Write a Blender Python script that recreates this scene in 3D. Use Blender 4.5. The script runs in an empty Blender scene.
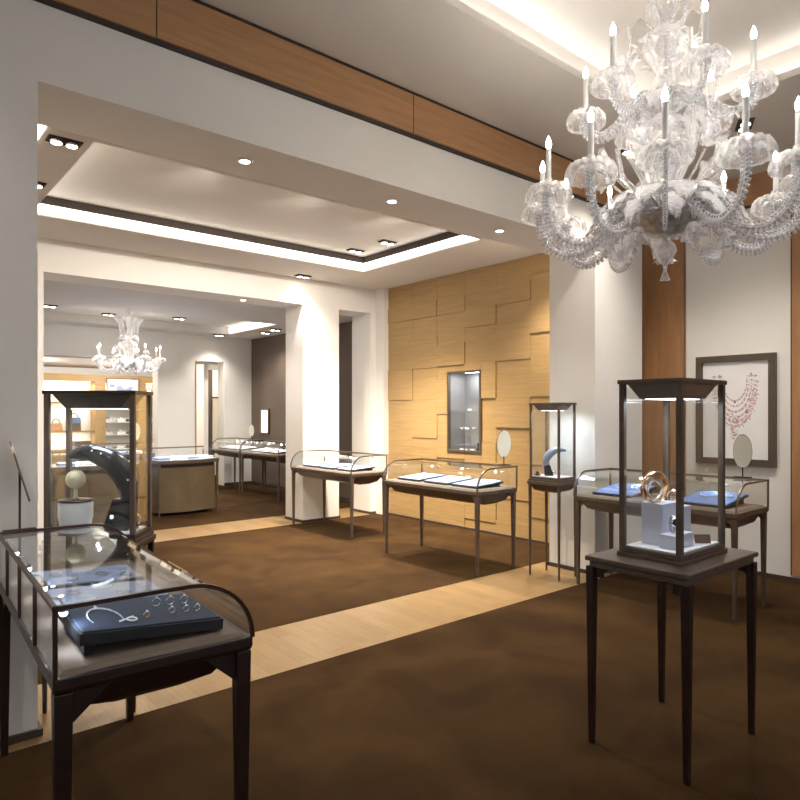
import bpy, math, random
from mathutils import Vector, Matrix
random.seed(7)
PI = math.pi
C = bpy.context.scene.collection
sc = bpy.context.scene
# ------------------------------------------------------------------ camera
cam_d = bpy.data.cameras.new('camera'); cam = bpy.data.objects.new('camera', cam_d); C.objects.link(cam)
cam.location = (0, 0, 1.6)
YAW = math.atan2(762, 646)
cam.rotation_euler = (PI/2, 0, YAW - PI/2)
cam_d.sensor_width = 36; cam_d.lens = 646/800*36; cam_d.shift_y = 12/800
cam_d.clip_start = 0.05
sc.camera = cam
# ------------------------------------------------------------------ world, exposure
w = bpy.data.worlds.new('world'); sc.world = w; w.use_nodes = True
w.node_tree.nodes['Background'].inputs[0].default_value = (0.80, 0.87, 1.0, 1)
w.node_tree.nodes['Background'].inputs[1].default_value = 0.55
sc.view_settings.view_transform = 'Standard'; sc.view_settings.look = 'None'
sc.view_settings.gamma = 1; sc.view_settings.use_curve_mapping = False
sc.view_settings.exposure = 1.0
WARM = (1.0, 0.86, 0.68); NEUT = (1.0, 0.93, 0.84); COOL = (0.75, 0.86, 1.0)
K_SPOT = 1.0      # overall lamp scale
CEIL1 = 3.95; CEIL2 = 3.53; CEIL3 = 3.22

# ------------------------------------------------------------------ materials
MATS = {}
def nmat(name):
    m = bpy.data.materials.new(name); m.use_nodes = True
    MATS[name] = m
    return m, m.node_tree.nodes, m.node_tree.links, m.node_tree.nodes['Principled BSDF']
def ramp(N, c0, c1, p0=0.0, p1=1.0):
    r = N.new('ShaderNodeValToRGB'); e = r.color_ramp.elements
    e[0].position = p0; e[1].position = p1; e[0].color = (*c0, 1); e[1].color = (*c1, 1); return r
def plain(name, col, rough=0.6, metal=0.0, var=0.06, scale=6, bump=0.0, bscale=60, coat=0.0, spec=0.5):
    m, N, L, b = nmat(name)
    tc = N.new('ShaderNodeTexCoord'); n = N.new('ShaderNodeTexNoise'); n.inputs['Scale'].default_value = scale
    n.inputs['Detail'].default_value = 4
    L.new(tc.outputs['Object'], n.inputs['Vector'])
    r = ramp(N, tuple(c*(1-var) for c in col), tuple(min(1, c*(1+var)) for c in col), 0.3, 0.7)
    L.new(n.outputs['Fac'], r.inputs['Fac']); L.new(r.outputs['Color'], b.inputs['Base Color'])
    b.inputs['Roughness'].default_value = rough; b.inputs['Metallic'].default_value = metal
    b.inputs['Coat Weight'].default_value = coat; b.inputs['Specular IOR Level'].default_value = spec
    if bump:
        n2 = N.new('ShaderNodeTexNoise'); n2.inputs['Scale'].default_value = bscale; L.new(tc.outputs['Object'], n2.inputs['Vector'])
        bp = N.new('ShaderNodeBump'); bp.inputs['Strength'].default_value = bump; bp.inputs['Distance'].default_value = 0.01
        L.new(n2.outputs['Fac'], bp.inputs['Height']); L.new(bp.outputs['Normal'], b.inputs['Normal'])
    return m
def wood(name, c0, c1, stretch=(1, 1, 14), scale=3, rough=0.45, coat=0.0, panels=None):
    m, N, L, b = nmat(name)
    tc = N.new('ShaderNodeTexCoord'); mp = N.new('ShaderNodeMapping'); mp.inputs['Scale'].default_value = stretch
    L.new(tc.outputs['Object'], mp.inputs['Vector'])
    n = N.new('ShaderNodeTexNoise'); n.inputs['Scale'].default_value = scale; n.inputs['Detail'].default_value = 8
    n.inputs['Distortion'].default_value = 0.6
    L.new(mp.outputs['Vector'], n.inputs['Vector'])
    r = ramp(N, c0, c1, 0.3, 0.7); L.new(n.outputs['Fac'], r.inputs['Fac'])
    out = r.outputs['Color']
    b.inputs['Roughness'].default_value = rough; b.inputs['Coat Weight'].default_value = coat
    L.new(out, b.inputs['Base Color'])
    return m
def emis(name, col, strength):
    m, N, L, b = nmat(name)
    b.inputs['Base Color'].default_value = (*col, 1)
    b.inputs['Emission Color'].default_value = (*col, 1); b.inputs['Emission Strength'].default_value = strength
    return m
def glass_mix(name, body, tint=(0.97, 0.985, 0.98), ior=1.5, rough=0.0, bodycol=(0.9, 0.92, 0.95), gloss=1.0, refl=0.03):
    m, N, L, b = nmat(name); N.remove(b)
    out = N['Material Output']
    tr = N.new('ShaderNodeBsdfTransparent'); tr.inputs[0].default_value = (*tint, 1)
    gl = N.new('ShaderNodeBsdfGlossy'); gl.inputs['Roughness'].default_value = rough; gl.inputs[0].default_value = (gloss, gloss, gloss, 1)
    lw = N.new('ShaderNodeLayerWeight'); pwn = N.new('ShaderNodeMath'); pwn.operation = 'POWER'; pwn.inputs[1].default_value = 4.0
    L.new(lw.outputs['Facing'], pwn.inputs[0])
    fr = N.new('ShaderNodeMath'); fr.operation = 'MULTIPLY_ADD'; fr.inputs[1].default_value = 0.85; fr.inputs[2].default_value = refl
    L.new(pwn.outputs[0], fr.inputs[0])
    base = tr.outputs[0]
    if body > 0:
        df = N.new('ShaderNodeBsdfDiffuse'); df.inputs[0].default_value = (*bodycol, 1)
        tl = N.new('ShaderNodeBsdfTranslucent'); tl.inputs[0].default_value = (*bodycol, 1)
        mm = N.new('ShaderNodeMixShader'); mm.inputs[0].default_value = 0.5
        L.new(df.outputs[0], mm.inputs[1]); L.new(tl.outputs[0], mm.inputs[2])
        m2 = N.new('ShaderNodeMixShader'); ed = N.new('ShaderNodeMath'); ed.operation = 'MULTIPLY_ADD'; ed.use_clamp = True
        ed.inputs[1].default_value = body*1.9; ed.inputs[2].default_value = body*.42; L.new(lw.outputs['Facing'], ed.inputs[0]); L.new(ed.outputs[0], m2.inputs[0])
        L.new(base, m2.inputs[1]); L.new(mm.outputs[0], m2.inputs[2]); base = m2.outputs[0]
    if body > 0:
        tc = N.new('ShaderNodeTexCoord'); nn = N.new('ShaderNodeTexNoise'); nn.inputs['Scale'].default_value = 55; nn.inputs['Detail'].default_value = 1
        bp = N.new('ShaderNodeBump'); bp.inputs['Strength'].default_value = 0.55; bp.inputs['Distance'].default_value = 0.01
        L.new(tc.outputs['Object'], nn.inputs['Vector']); L.new(nn.outputs['Fac'], bp.inputs['Height'])
        for nd in (gl, df, tl, lw): L.new(bp.outputs['Normal'], nd.inputs['Normal'])
    mx = N.new('ShaderNodeMixShader'); L.new(fr.outputs[0], mx.inputs[0]); L.new(base, mx.inputs[1]); L.new(gl.outputs[0], mx.inputs[2])
    L.new(mx.outputs[0], out.inputs['Surface'])
    return m

M = {}
M['wall'] = plain('wall_paint', (0.80, 0.765, 0.71), 0.85, var=0.02, scale=2, bump=0.05)
M['ceil'] = plain('ceiling_paint', (0.66, 0.62, 0.57), 0.9, var=0.02, scale=2)
M['darkwall'] = plain('brown_wall_fabric', (0.135, 0.098, 0.075), 0.8, var=0.08, scale=30)
M['base'] = plain('dark_baseboard', (0.055, 0.035, 0.025), 0.5)
M['gap'] = plain('shadow_gap_paint', (0.05, 0.035, 0.028), 0.8)
M['gold_wood'] = wood('oak_veneer', (0.34, 0.215, 0.083), (0.43, 0.275, 0.112), (1, 1, 16), 2.2, 0.5)
M['red_wood'] = wood('walnut_veneer', (0.33, 0.16, 0.066), (0.43, 0.22, 0.095), (6, 6, .8), 3, 0.45)
M['band_wood'] = wood('walnut_band', (0.38, 0.20, 0.09), (0.48, 0.26, 0.12), (.8, .8, 12), 3, 0.5)
M['bronze'] = wood('bronze_stained_wood', (0.075, 0.050, 0.034), (0.125, 0.086, 0.060), (10, 1.5, 2), 6, 0.38, 0.1)
M['dark'] = wood('dark_mahogany', (0.014, 0.0055, 0.0038), (0.032, 0.013, 0.009), (10, 2, 2), 6, 0.36, 0.1)
M['deck'] = plain('case_deck_fabric', (0.20, 0.155, 0.125), 0.9, var=0.04, scale=80)
M['metal'] = plain('bronze_metal', (0.20, 0.15, 0.11), 0.3, 0.8, var=0.04)
M['darkmetal'] = plain('dark_bronze_metal', (0.07, 0.035, 0.026), 0.3, 0.6, var=0.04)
M['counterfront'] = wood('golden_bronze_panel', (0.10, 0.070, 0.038), (0.17, 0.12, 0.066), (1, 1, .6), 2, 0.35, 0.2)
M['black'] = plain('black_gloss', (0.012, 0.012, 0.016), 0.2, var=0.02, coat=0.5)
M['greyhorn'] = plain('grey_blue_leather', (0.22, 0.26, 0.33), 0.4, var=0.05)
M['navy'] = plain('navy_velvet', (0.018, 0.032, 0.075), 0.75, var=0.12, scale=40)
M['navyside'] = plain('black_tray_side', (0.01, 0.011, 0.018), 0.5)
M['paleblue'] = plain('pale_blue_suede', (0.30, 0.38, 0.60), 0.8, var=0.08, scale=40)
M['midblue'] = plain('mid_blue_suede', (0.16, 0.25, 0.55), 0.8, var=0.1, scale=40)
M['white'] = plain('white_lacquer', (0.80, 0.80, 0.82), 0.4, var=0.02)
M['lav'] = plain('lavender_block', (0.62, 0.63, 0.74), 0.45, var=0.02)
M['cream'] = plain('cream_leather', (0.75, 0.68, 0.45), 0.6, var=0.06, bump=0.2, bscale=90)
M['gold'] = plain('rose_gold', (0.83, 0.58, 0.38), 0.15, 1.0, var=0.02)
M['silver'] = plain('polished_silver', (0.85, 0.86, 0.88), 0.12, 1.0, var=0.02)
M['oldsilver'] = plain('antique_silver_glass', (0.62, 0.60, 0.57), 0.3, 0.35, var=0.4, scale=30, bump=.6, bscale=40)
M['mirror'] = plain('cream_reflection', (0.92, 0.87, 0.70), 0.15, 0.12, var=0.01)  # bright reflection painted in as a cream base colour
M['paper'] = plain('ivory_paper', (0.84, 0.82, 0.79), 0.9, var=0.015)
M['ink'] = plain('pink_ink', (0.55, 0.34, 0.35), 0.9, var=0.2, scale=30)
M['greyink'] = plain('grey_ink', (0.25, 0.21, 0.20), 0.9)
M['palepink'] = plain('pale_pink_wash', (0.74, 0.61, 0.60), 0.9, var=0.05, scale=30)
M['frame'] = plain('dark_picture_frame', (0.085, 0.062, 0.042), 0.45)
M['tan'] = plain('tan_leather', (0.42, 0.21, 0.09), 0.5, var=0.1)
M['brownlea'] = plain('brown_leather', (0.10, 0.055, 0.03), 0.5)
M['bluelea'] = plain('blue_leather', (0.10, 0.17, 0.33), 0.5)
M['pinklea'] = plain('pink_leather', (0.60, 0.25, 0.30), 0.5)
M['pane'] = glass_mix('clear_glass_pane', 0.0, (0.985, 0.995, 0.992), refl=0.02)
M['crystal'] = glass_mix('clear_crystal', 0.36, (0.97, 0.97, 0.98), 1.5, 0.05, (1.0, 1.0, 1.0), refl=.14)
M['frost'] = glass_mix('milky_crystal', 0.66, (0.97, 0.97, 0.98), 1.5, 0.1, (0.97, 0.97, 0.99), refl=.08)
M['wax'] = plain('white_candle_tube', (0.86, 0.85, 0.83), 0.5)
M['flame'] = emis('candle_bulb', (1.0, 0.93, 0.82), 30)
M['lamp'] = emis('lamp_glow', (1.0, 0.92, 0.80), 14)
M['dimled'] = emis('soft_case_light', (0.9, 0.94, 1.0), 2.0)
M['led'] = emis('led_glow', (0.86, 0.93, 1.0), 25)
M['strip'] = emis('cove_strip_glow', (1.0, 0.95, 0.86), 2.2)
M['sconceglow'] = emis('lit_panel_glow', (1.0, 0.97, 0.92), .7)
M['shelfglow'] = emis('shelf_light_glow', (1.0, 0.92, 0.78), 1.5)
M['gem'] = plain('diamond_facets', (0.93, 0.95, 1.0), 0.08, 0.25, var=0.02)
M['nichegrey'] = plain('niche_grey_lining', (0.24, 0.23, 0.23), 0.35)
# carpet
m, N, L, b = nmat('brown_carpet'); M['carpet'] = m
tc = N.new('ShaderNodeTexCoord'); n1 = N.new('ShaderNodeTexNoise'); n1.inputs['Scale'].default_value = 1.8; n1.inputs['Detail'].default_value = 6
n1.inputs['Distortion'].default_value = 0.8
L.new(tc.outputs['Object'], n1.inputs['Vector']); r1 = ramp(N, (0.034, 0.0160, 0.0048), (0.062, 0.0315, 0.0098), 0.35, 0.7); L.new(n1.outputs['Fac'], r1.inputs['Fac'])
L.new(r1.outputs['Color'], b.inputs['Base Color']); b.inputs['Roughness'].default_value = 0.95
b.inputs['Specular IOR Level'].default_value = 0.1; 
n2 = N.new('ShaderNodeTexNoise'); n2.inputs['Scale'].default_value = 220; L.new(tc.outputs['Object'], n2.inputs['Vector'])
bp = N.new('ShaderNodeBump'); bp.inputs['Strength'].default_value = 0.5; bp.inputs['Distance'].default_value = 0.01
L.new(n2.outputs['Fac'], bp.inputs['Height']); L.new(bp.outputs['Normal'], b.inputs['Normal'])
# oak floor boards
m, N, L, b = nmat('oak_floor'); M['oak'] = m
tc = N.new('ShaderNodeTexCoord'); mp = N.new('ShaderNodeMapping'); L.new(tc.outputs['Object'], mp.inputs['Vector'])
mp.inputs['Rotation'].default_value = (0, 0, math.radians(90))
bt = N.new('ShaderNodeTexBrick'); bt.inputs['Scale'].default_value = 1.0; bt.inputs['Brick Width'].default_value = 0.9; bt.inputs['Row Height'].default_value = 0.115
bt.inputs['Mortar Size'].default_value = 0.0016; bt.inputs['Color1'].default_value = (0.30, 0.19, 0.082, 1); bt.inputs['Color2'].default_value = (0.24, 0.142, 0.057, 1)
bt.inputs['Mortar'].default_value = (0.18, 0.10, 0.05, 1); bt.inputs['Bias'].default_value = -0.2
L.new(mp.outputs['Vector'], bt.inputs['Vector'])
mp2 = N.new('ShaderNodeMapping'); mp2.inputs['Scale'].default_value = (18, 1.2, 1); L.new(tc.outputs['Object'], mp2.inputs['Vector'])
ng = N.new('ShaderNodeTexNoise'); ng.inputs['Scale'].default_value = 4; ng.inputs['Detail'].default_value = 6; L.new(mp2.outputs['Vector'], ng.inputs['Vector'])
rg = ramp(N, (0.8, 0.8, 0.8), (1.1, 1.1, 1.1), 0.3, 0.7); L.new(ng.outputs['Fac'], rg.inputs['Fac'])
mx = N.new('ShaderNodeMix'); mx.data_type = 'RGBA'; mx.blend_type = 'MULTIPLY'; mx.inputs[0].default_value = 0.8
L.new(bt.outputs['Color'], mx.inputs[6]); L.new(rg.outputs['Color'], mx.inputs[7]); L.new(mx.outputs[2], b.inputs['Base Color'])
b.inputs['Roughness'].default_value = 0.38

# ------------------------------------------------------------------ mesh builder
class MB:
    def __init__(s): s.v = []; s.f = []; s.smooth = []
    def add(s, vs, fs, sm=False):
        o = len(s.v); s.v += [tuple(v) for v in vs]; s.f += [tuple(i+o for i in f) for f in fs]; s.smooth += [sm]*len(fs); return s
    def box(s, x0, y0, z0, x1, y1, z1, mat=None):
        if x0 > x1: x0, x1 = x1, x0
        if y0 > y1: y0, y1 = y1, y0
        if z0 > z1: z0, z1 = z1, z0
        vs = [Vector(p) for p in ((x0,y0,z0),(x1,y0,z0),(x1,y1,z0),(x0,y1,z0),(x0,y0,z1),(x1,y0,z1),(x1,y1,z1),(x0,y1,z1))]
        if mat: vs = [mat @ p for p in vs]
        return s.add(vs, [(0,3,2,1),(4,5,6,7),(0,1,5,4),(1,2,6,5),(2,3,7,6),(3,0,4,7)])
    def frust(s, a, z0, bq, z1):   # rectangles a=(x0,y0,x1,y1) at z0, bq at z1
        vs = [(a[0],a[1],z0),(a[2],a[1],z0),(a[2],a[3],z0),(a[0],a[3],z0),(bq[0],bq[1],z1),(bq[2],bq[1],z1),(bq[2],bq[3],z1),(bq[0],bq[3],z1)]
        return s.add(vs, [(0,3,2,1),(4,5,6,7),(0,1,5,4),(1,2,6,5),(2,3,7,6),(3,0,4,7)])
    def tube(s, pts, rad, n=8, caps=True, sm=True):
        pts = [Vector(p) for p in pts]; k = len(pts)
        if not hasattr(rad, '__len__'): rad = [rad]*k
        vs = []; fs = []
        t0 = (pts[1]-pts[0]).normalized()
        up = Vector((0,0,1)) if abs(t0.z) < .9 else Vector((1,0,0))
        x = t0.cross(up).normalized()
        for i in range(k):
            t = (pts[min(i+1,k-1)]-pts[max(i-1,0)])
            if t.length < 1e-9: t = t0
            t.normalize(); x = (x - t*x.dot(t))
            if x.length < 1e-6: x = t.orthogonal()
            x.normalize(); y = t.cross(x)
            for j in range(n):
                a = 2*PI*j/n; vs.append(pts[i] + (x*math.cos(a)+y*math.sin(a))*rad[i])
        for i in range(k-1):
            for j in range(n):
                j2 = (j+1) % n; fs.append((i*n+j, i*n+j2, (i+1)*n+j2, (i+1)*n+j))
        s.add(vs, fs, sm)
        if caps: s.add([vs[j] for j in range(n)], [tuple(reversed(range(n)))]); s.add([vs[(k-1)*n+j] for j in range(n)], [tuple(range(n))])
        return s
    def lathe(s, prof, n=24, c=(0,0,0), mat=None, scallop=0, amp=0.0, sfrom=0, lift=0.0):
        vs = []; fs = []; k = len(prof)
        for i, (r, z) in enumerate(prof):
            for j in range(n):
                a = 2*PI*j/n; rr = r; zz = z
                if scallop and i >= sfrom:
                    q = math.cos(scallop*a); rr = r*(1+amp*q); zz = z + lift*q
                p = Vector((rr*math.cos(a)+c[0], rr*math.sin(a)+c[1], zz+c[2]))
                vs.append(mat @ p if mat else p)
        for i in range(k-1):
            for j in range(n):
                j2 = (j+1) % n; fs.append((i*n+j, i*n+j2, (i+1)*n+j2, (i+1)*n+j))
        s.add(vs, fs, True); return s
    def ball(s, c, r, n=10, m=6, sc_=(1,1,1)):
        prof = [(max(1e-4, r*math.sin(PI*i/m)), -r*math.cos(PI*i/m)) for i in range(m+1)]
        mt = Matrix.Translation(c) @ Matrix.Diagonal((*sc_, 1)); return s.lathe(prof, n, mat=mt)
    def torus(s, c, R, r, mat=None, n=28, k=8, ax='z', squash=1.0):
        vs = []; fs = []
        for i in range(n):
            a = 2*PI*i/n
            for j in range(k):
                q = 2*PI*j/k; rr = R + r*math.cos(q); p = Vector((rr*math.cos(a), rr*math.sin(a), r*squash*math.sin(q)))
                if ax == 'y': p = Vector((p.x, p.z, p.y))
                if ax == 'x': p = Vector((p.z, p.x, p.y))
                if mat: p = mat @ p
                vs.append(p + Vector(c))
        for i in range(n):
            for j in range(k):
                fs.append((i*k+j, ((i+1)%n)*k+j, ((i+1)%n)*k+(j+1)%k, i*k+(j+1)%k))
        return s.add(vs, fs, True)
    def prism(s, poly, z0, z1, mat=None):   # poly in xy
        k = len(poly); vs = [Vector((p[0],p[1],z0)) for p in poly]+[Vector((p[0],p[1],z1)) for p in poly]
        if mat: vs = [mat @ v for v in vs]
        return s.add(vs, [tuple(reversed(range(k))), tuple(range(k,2*k))]+[(i,(i+1)%k,(i+1)%k+k,i+k) for i in range(k)])
    def build(s, name, mat, parent=None, bevel=0, solid=0, loc=None, rot=None):
        me = bpy.data.meshes.new(name); me.from_pydata(s.v, [], s.f); me.polygons.foreach_set('use_smooth', s.smooth)
        me.update(); me.materials.append(M[mat] if isinstance(mat, str) else mat)
        o = bpy.data.objects.new(name, me); C.objects.link(o)
        if parent: o.parent = parent
        if loc: o.location = loc
        if rot: o.rotation_euler = rot
        if solid:
            md = o.modifiers.new('solid', 'SOLIDIFY'); md.thickness = solid; md.offset = -1
        if bevel:
            md = o.modifiers.new('bevel', 'BEVEL'); md.width = bevel; md.segments = 2; md.limit_method = 'ANGLE'
        return o
def tag(o, label, cat, group=None, kind=None):
    o['label'] = label; o['category'] = cat
    if group: o['group'] = group
    if kind: o['kind'] = kind
    return o
def thing(name, label, cat, loc=(0,0,0), rz=0.0, group=None, scale=None):
    o = bpy.data.objects.new(name, None); C.objects.link(o); o.location = loc; o.rotation_euler = (0,0,rz); o.empty_display_size = .1
    if scale: o.scale = (scale,)*3
    return tag(o, label, cat, group)
def struct(name, mb, mat, **k):
    o = mb.build(name, mat, **k)
    if o.parent is None: o['kind'] = 'structure'
    return o
def light(name, kind, energy, col, parent, loc, rot=(0,0,0), size=0.05, spot=1.3, blend=0.6):
    d = bpy.data.lights.new(name, kind); d.energy = energy; d.color = col
    if kind == 'SPOT': d.spot_size = spot; d.spot_blend = blend; d.shadow_soft_size = size
    elif kind == 'POINT': d.shadow_soft_size = size
    elif kind == 'AREA': d.shape = 'RECTANGLE'; d.size = size[0]; d.size_y = size[1]
    o = bpy.data.objects.new(name, d); C.objects.link(o); o.parent = parent; o.location = loc; o.rotation_euler = rot
    return o
def children_of(o): return [c for c in bpy.data.objects if c.parent == o]
def copy_tree(o, parent=None):
    kids = children_of(o)
    c = o.copy(); C.objects.link(c)
    if parent: c.parent = parent
    for k in kids: copy_tree(k, c)
    return c

# ================================================================== STRUCTURE
XR = 6.82; YF = 3.6; YB = 4.14; YW = 8.03; YW2 = 8.52; Y3 = 13.15
fb = MB()
struct('floor', MB().box(-2.2, -3, -.1, 6.9, 3.5, 0), 'carpet')
struct('floor_threshold', MB().box(-2.2, 3.5, -.1, 6.9, 4.27, -.002), 'oak')
struct('floor_middle', MB().box(0.1, 4.27, -.1, 6.6, 8.0, 0), 'carpet')
struct('floor_rear_threshold', MB().box(0.1, 8.0, -.1, 6.9, 8.8, -.002), 'oak')
struct('floor_far', MB().box(0.1, 8.8, -.1, 8.4, 17, 0), 'carpet')
# front room walls
struct('wall_right', MB().box(XR, -3, 0, XR+.15, 3.95, 4.45), 'wall')
struct('wall_left', MB().box(-2.2, -3, 0, -2.05, 3.6, 4.45), 'wall')
bk = MB()
bk.box(-2.05, -3.15, 0, 6.82, -3, .5).box(-2.05, -3.15, 3.2, 6.82, -3, 4.45).box(-2.05, -3.15, .5, -1.2, -3, 3.2).box(6.0, -3.15, .5, 6.82, -3, 3.2)
struct('wall_behind_camera', bk, 'wall')
wf = MB()
for x in (-1.2, .6, 2.4, 4.2, 5.94): wf.box(x, -3.12, .5, x+.06, -3.02, 3.2)
wf.box(-1.2, -3.12, .5, 6, -3.02, .56).box(-1.2, -3.12, 3.14, 6, -3.02, 3.2)
wo = struct('added_window_1', wf, 'bronze'); MB().box(-1.15, -3.08, .55, 5.95, -3.07, 3.15).build('added_window_glass', 'pane', wo)  # unseen shop window, added to let the world light in
# portal wall with header
pw = MB()
pw.box(-2.2, YF, 0, .70, YB, 4.05)
pw.box(.70, YF, 3.24, 5.56, YB, 4.05)
pw.box(5.56, YF, 0, 6.45, YB, 4.05)
pw.box(6.45, YF+.28, 0, XR, YB, 4.05)
struct('wall_front', pw, 'wall')
# walnut band round the front room, above a shadow gap
bn = MB().box(-2.05, YF-.035, 3.655, 6.45, YF-.001, CEIL1)
ob = struct('trim_1', bn, 'band_wood', bevel=.002)
jg = MB()
for x in (-.9, 1.27, 3.15, 5.3): jg.box(x, YF-.037, 3.655, x+.006, YF-.034, CEIL1)
jg.box(-2.05, YF-.02, 3.63, 6.45, YF-.001, 3.655)
jg.box(-2.05, YF-.05, CEIL1-.012, 6.45, YF-.036, CEIL1-.001)
jg.build('joint', 'gap', ob)
bn2 = MB().box(XR-.035, -3, 3.655, XR-.001, YF+.27, CEIL1)
ob2 = struct('trim_2', bn2, 'band_wood', bevel=.002)
j2 = MB().box(XR-.02, -3, 3.63, XR-.001, YF+.27, 3.655)
j2.build('joint', 'gap', ob2)
# walnut vertical panels on the right wall
for i, (y0, y1) in enumerate(((3.30, 3.875), (-1.0, 2.28))):
    t = struct('trim_%d' % (3+i), MB().box(XR-.03, y0, .05, XR-.001, y1, 3.63), 'red_wood', bevel=.002)
    MB().box(XR-.032, y1-.012, .05, XR-.0295, y1-.002, 3.63).box(XR-.032, y0+.002, .05, XR-.0295, y0+.010, 3.63).build('joint', 'gap', t)
# baseboards
struct('baseboard_right', MB().box(XR-.045, -3, 0, XR-.031, 3.87, .035), 'base')
struct('baseboard_left', MB().box(-2.05, -3, 0, -2.03, 3.58, .06), 'base')
struct('baseboard_front', MB().box(-2.05, YF-.02, 0, .72, YF, .035).box(.70, YF, 0, .72, YB+.02, .035).box(5.54, YF-.02, 0, 6.45, YF, .035).box(5.54, YF, 0, 5.56, YB+.02, .035).box(5.54, YB, 0, 6.38, YB+.02, .035), 'base')
# front ceiling with raised tray
TX0, TX1, TY0, TY1 = 0.6, 5.15, -1.6, 2.78
cf = MB()
cf.box(-2.2, TY1, CEIL1, XR+.1, YF, 4.45).box(-2.2, -3.1, CEIL1, XR+.1, TY0, 4.45).box(-2.2, TY0, CEIL1, TX0, TY1, 4.45).box(TX1, TY0, CEIL1, XR+.1, TY1, 4.45)
cf.box(TX0, TY0, 4.22, TX1, TY1, 4.45)
cf.box(TX0, TY1-.13, CEIL1, TX1, TY1, CEIL1+.05).box(TX1-.13, TY0, CEIL1, TX1, TY1-.13, CEIL1+.05)
struct('ceiling', cf, 'ceil')
cv = thing('cove_light', 'concealed cove light glowing round the raised ceiling above the big chandelier', 'light strip', (TX1, TY1, CEIL1+.05)) if 0 else None
# middle room
cm = MB(); IX0, IX1, IY0, IY1 = 1.32, 5.38, 4.93, 7.12
cm.box(0, YB, CEIL2, 6.7, IY0, 3.95).box(0, IY1, CEIL2, 6.7, YW, 3.95).box(0, IY0, CEIL2, IX0, IY1, 3.95).box(IX1, IY0, CEIL2, 6.7, IY1, 3.95)
cm.box(IX0, IY0, 3.73, IX1, IY1, 3.95)
struct('ceiling_middle', cm, 'ceil')
gp = MB()   # dark shadow gap at the top of the tray riser
gp.box(IX0, IY1-.02, 3.65, IX1, IY1-.001, 3.727).box(IX1-.02, IY0, 3.65, IX1-.001, IY1, 3.727).box(IX0, IY0+.001, 3.65, IX1, IY0+.02, 3.727).box(IX0+.001, IY0, 3.65, IX0+.02, IY1, 3.727)
struct('trim_5', gp, 'gap')
st = MB()
st.box(IX0+.03, IY1-.006, CEIL2+.02, IX1-.006, IY1-.002, 3.645).box(IX1-.006, IY0+.03, CEIL2+.02, IX1-.002, IY1-.006, 3.645).box(IX0+.03, IY0+.002, CEIL2+.02, IX1-.006, IY0+.006, 3.645).box(IX0+.002, IY0+.03, CEIL2+.02, IX0+.006, IY1-.006, 3.645)
tag(st.build('cove_light_strip', 'strip'), 'glowing white light strip running round the raised ceiling tray of the middle room', 'light strip')
tag(MB().box(.75, 4.75, CEIL2-.008, 1.0, 5.25, CEIL2+.001).build('ceiling_light_panel', 'strip'), 'small white ceiling light panel cut off by the left pier', 'ceiling light')
def cove(label, loc, size, rot):
    t = thing('cove_light', label, 'light strip', loc, 0, 'concealed cove lights of the front ceiling')
    lx, ly = size
    MB().box(-lx/2,-ly/2,0,lx/2,ly/2,.012).build('led_tape', 'dimled', t)
    light('cove_glow', 'AREA', 2.0, NEUT, t, (0,0,.02), rot=rot, size=(lx, ly))
cove('concealed light tape on the ledge above the portal wall', ((TX0+TX1)/2, TY1-.06, CEIL1+.051), (TX1-TX0-.3, .03), (PI, 0, 0))
cove('concealed light tape on the ledge above the picture wall', (TX1-.06, (TY0+TY1)/2-.1, CEIL1+.051), (.03, TY1-TY0-.4), (PI, 0, 0))
struct('wall_middle_left', MB().box(0, YB, 0, .1, YW, 3.6), 'wall')
wb = MB()
wb.box(0, YW, 0, 1.62, YW2, 3.6).box(1.62, YW, 3.16, 4.97, YW2, 3.6).box(4.97, YW, 0, 5.60, YW2, 3.6).box(5.60, YW, 3.15, 6.2, YW2, 3.6).box(6.2, YW, 0, 6.9, YW2, 3.6).box(6.30, 7.83, 0, 6.6, YW, 3.6)
struct('wall_rear', wb, 'wall')
struct('baseboard_rear', MB().box(.1, YW-.015, 0, 1.635, YW, .035).box(1.62, YW, 0, 1.635, YW2, .035).box(4.955, YW-.015, 0, 5.615, YW, .035).box(4.955, YW, 0, 4.97, YW2, .035).box(5.6, YW, 0, 5.615, YW2, .035)
       .box(6.185, YW-.015, 0, 6.30, YW, .035).box(6.285, 7.815, 0, 6.389, 7.83, .035).box(6.185, YW, 0, 6.2, YW2, .035), 'base')
# relief veneer wall (right wall of the middle room), with an opening for the niche
cols = [(7.828, 7.257, [.39, .95, 1.78, 2.25, 2.98, 3.2]), (7.257, 6.72, [.39, 1.07, 1.22, 1.78, 2.24, 2.70, 2.98, 3.20]),
        (6.72, 6.172, [.335, .95, 1.22, 1.57, 2.06, 2.25, 2.55, 2.98, 3.2]), (6.172, 5.608, [.15, .49, .92, 1.2, 1.78, 2.26, 2.75, 3.0]),
        (5.608, 5.049, [.2, .49, .95, 1.4, 1.78, 2.26, 2.72, 2.99, 3.23]), (5.049, YB, [.3, .62, .95, 1.5, 1.79, 2.08, 2.57, 2.98, 3.3])]
NY0, NY1, NZ0, NZ1 = 5.86, 6.50, 1.05, 2.165
wv = MB(); seqs = [[0,1,0,1,0,1,0],[0,1,0,1,0,1,0,2,0],[1,0,1,0,1,0,2,0,1,0],[0,1,0,1,0,2,0,1,0],[1,0,1,0,2,0,1,0,1,0],[0,1,0,1,0,1,0,2,0,1]]
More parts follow.
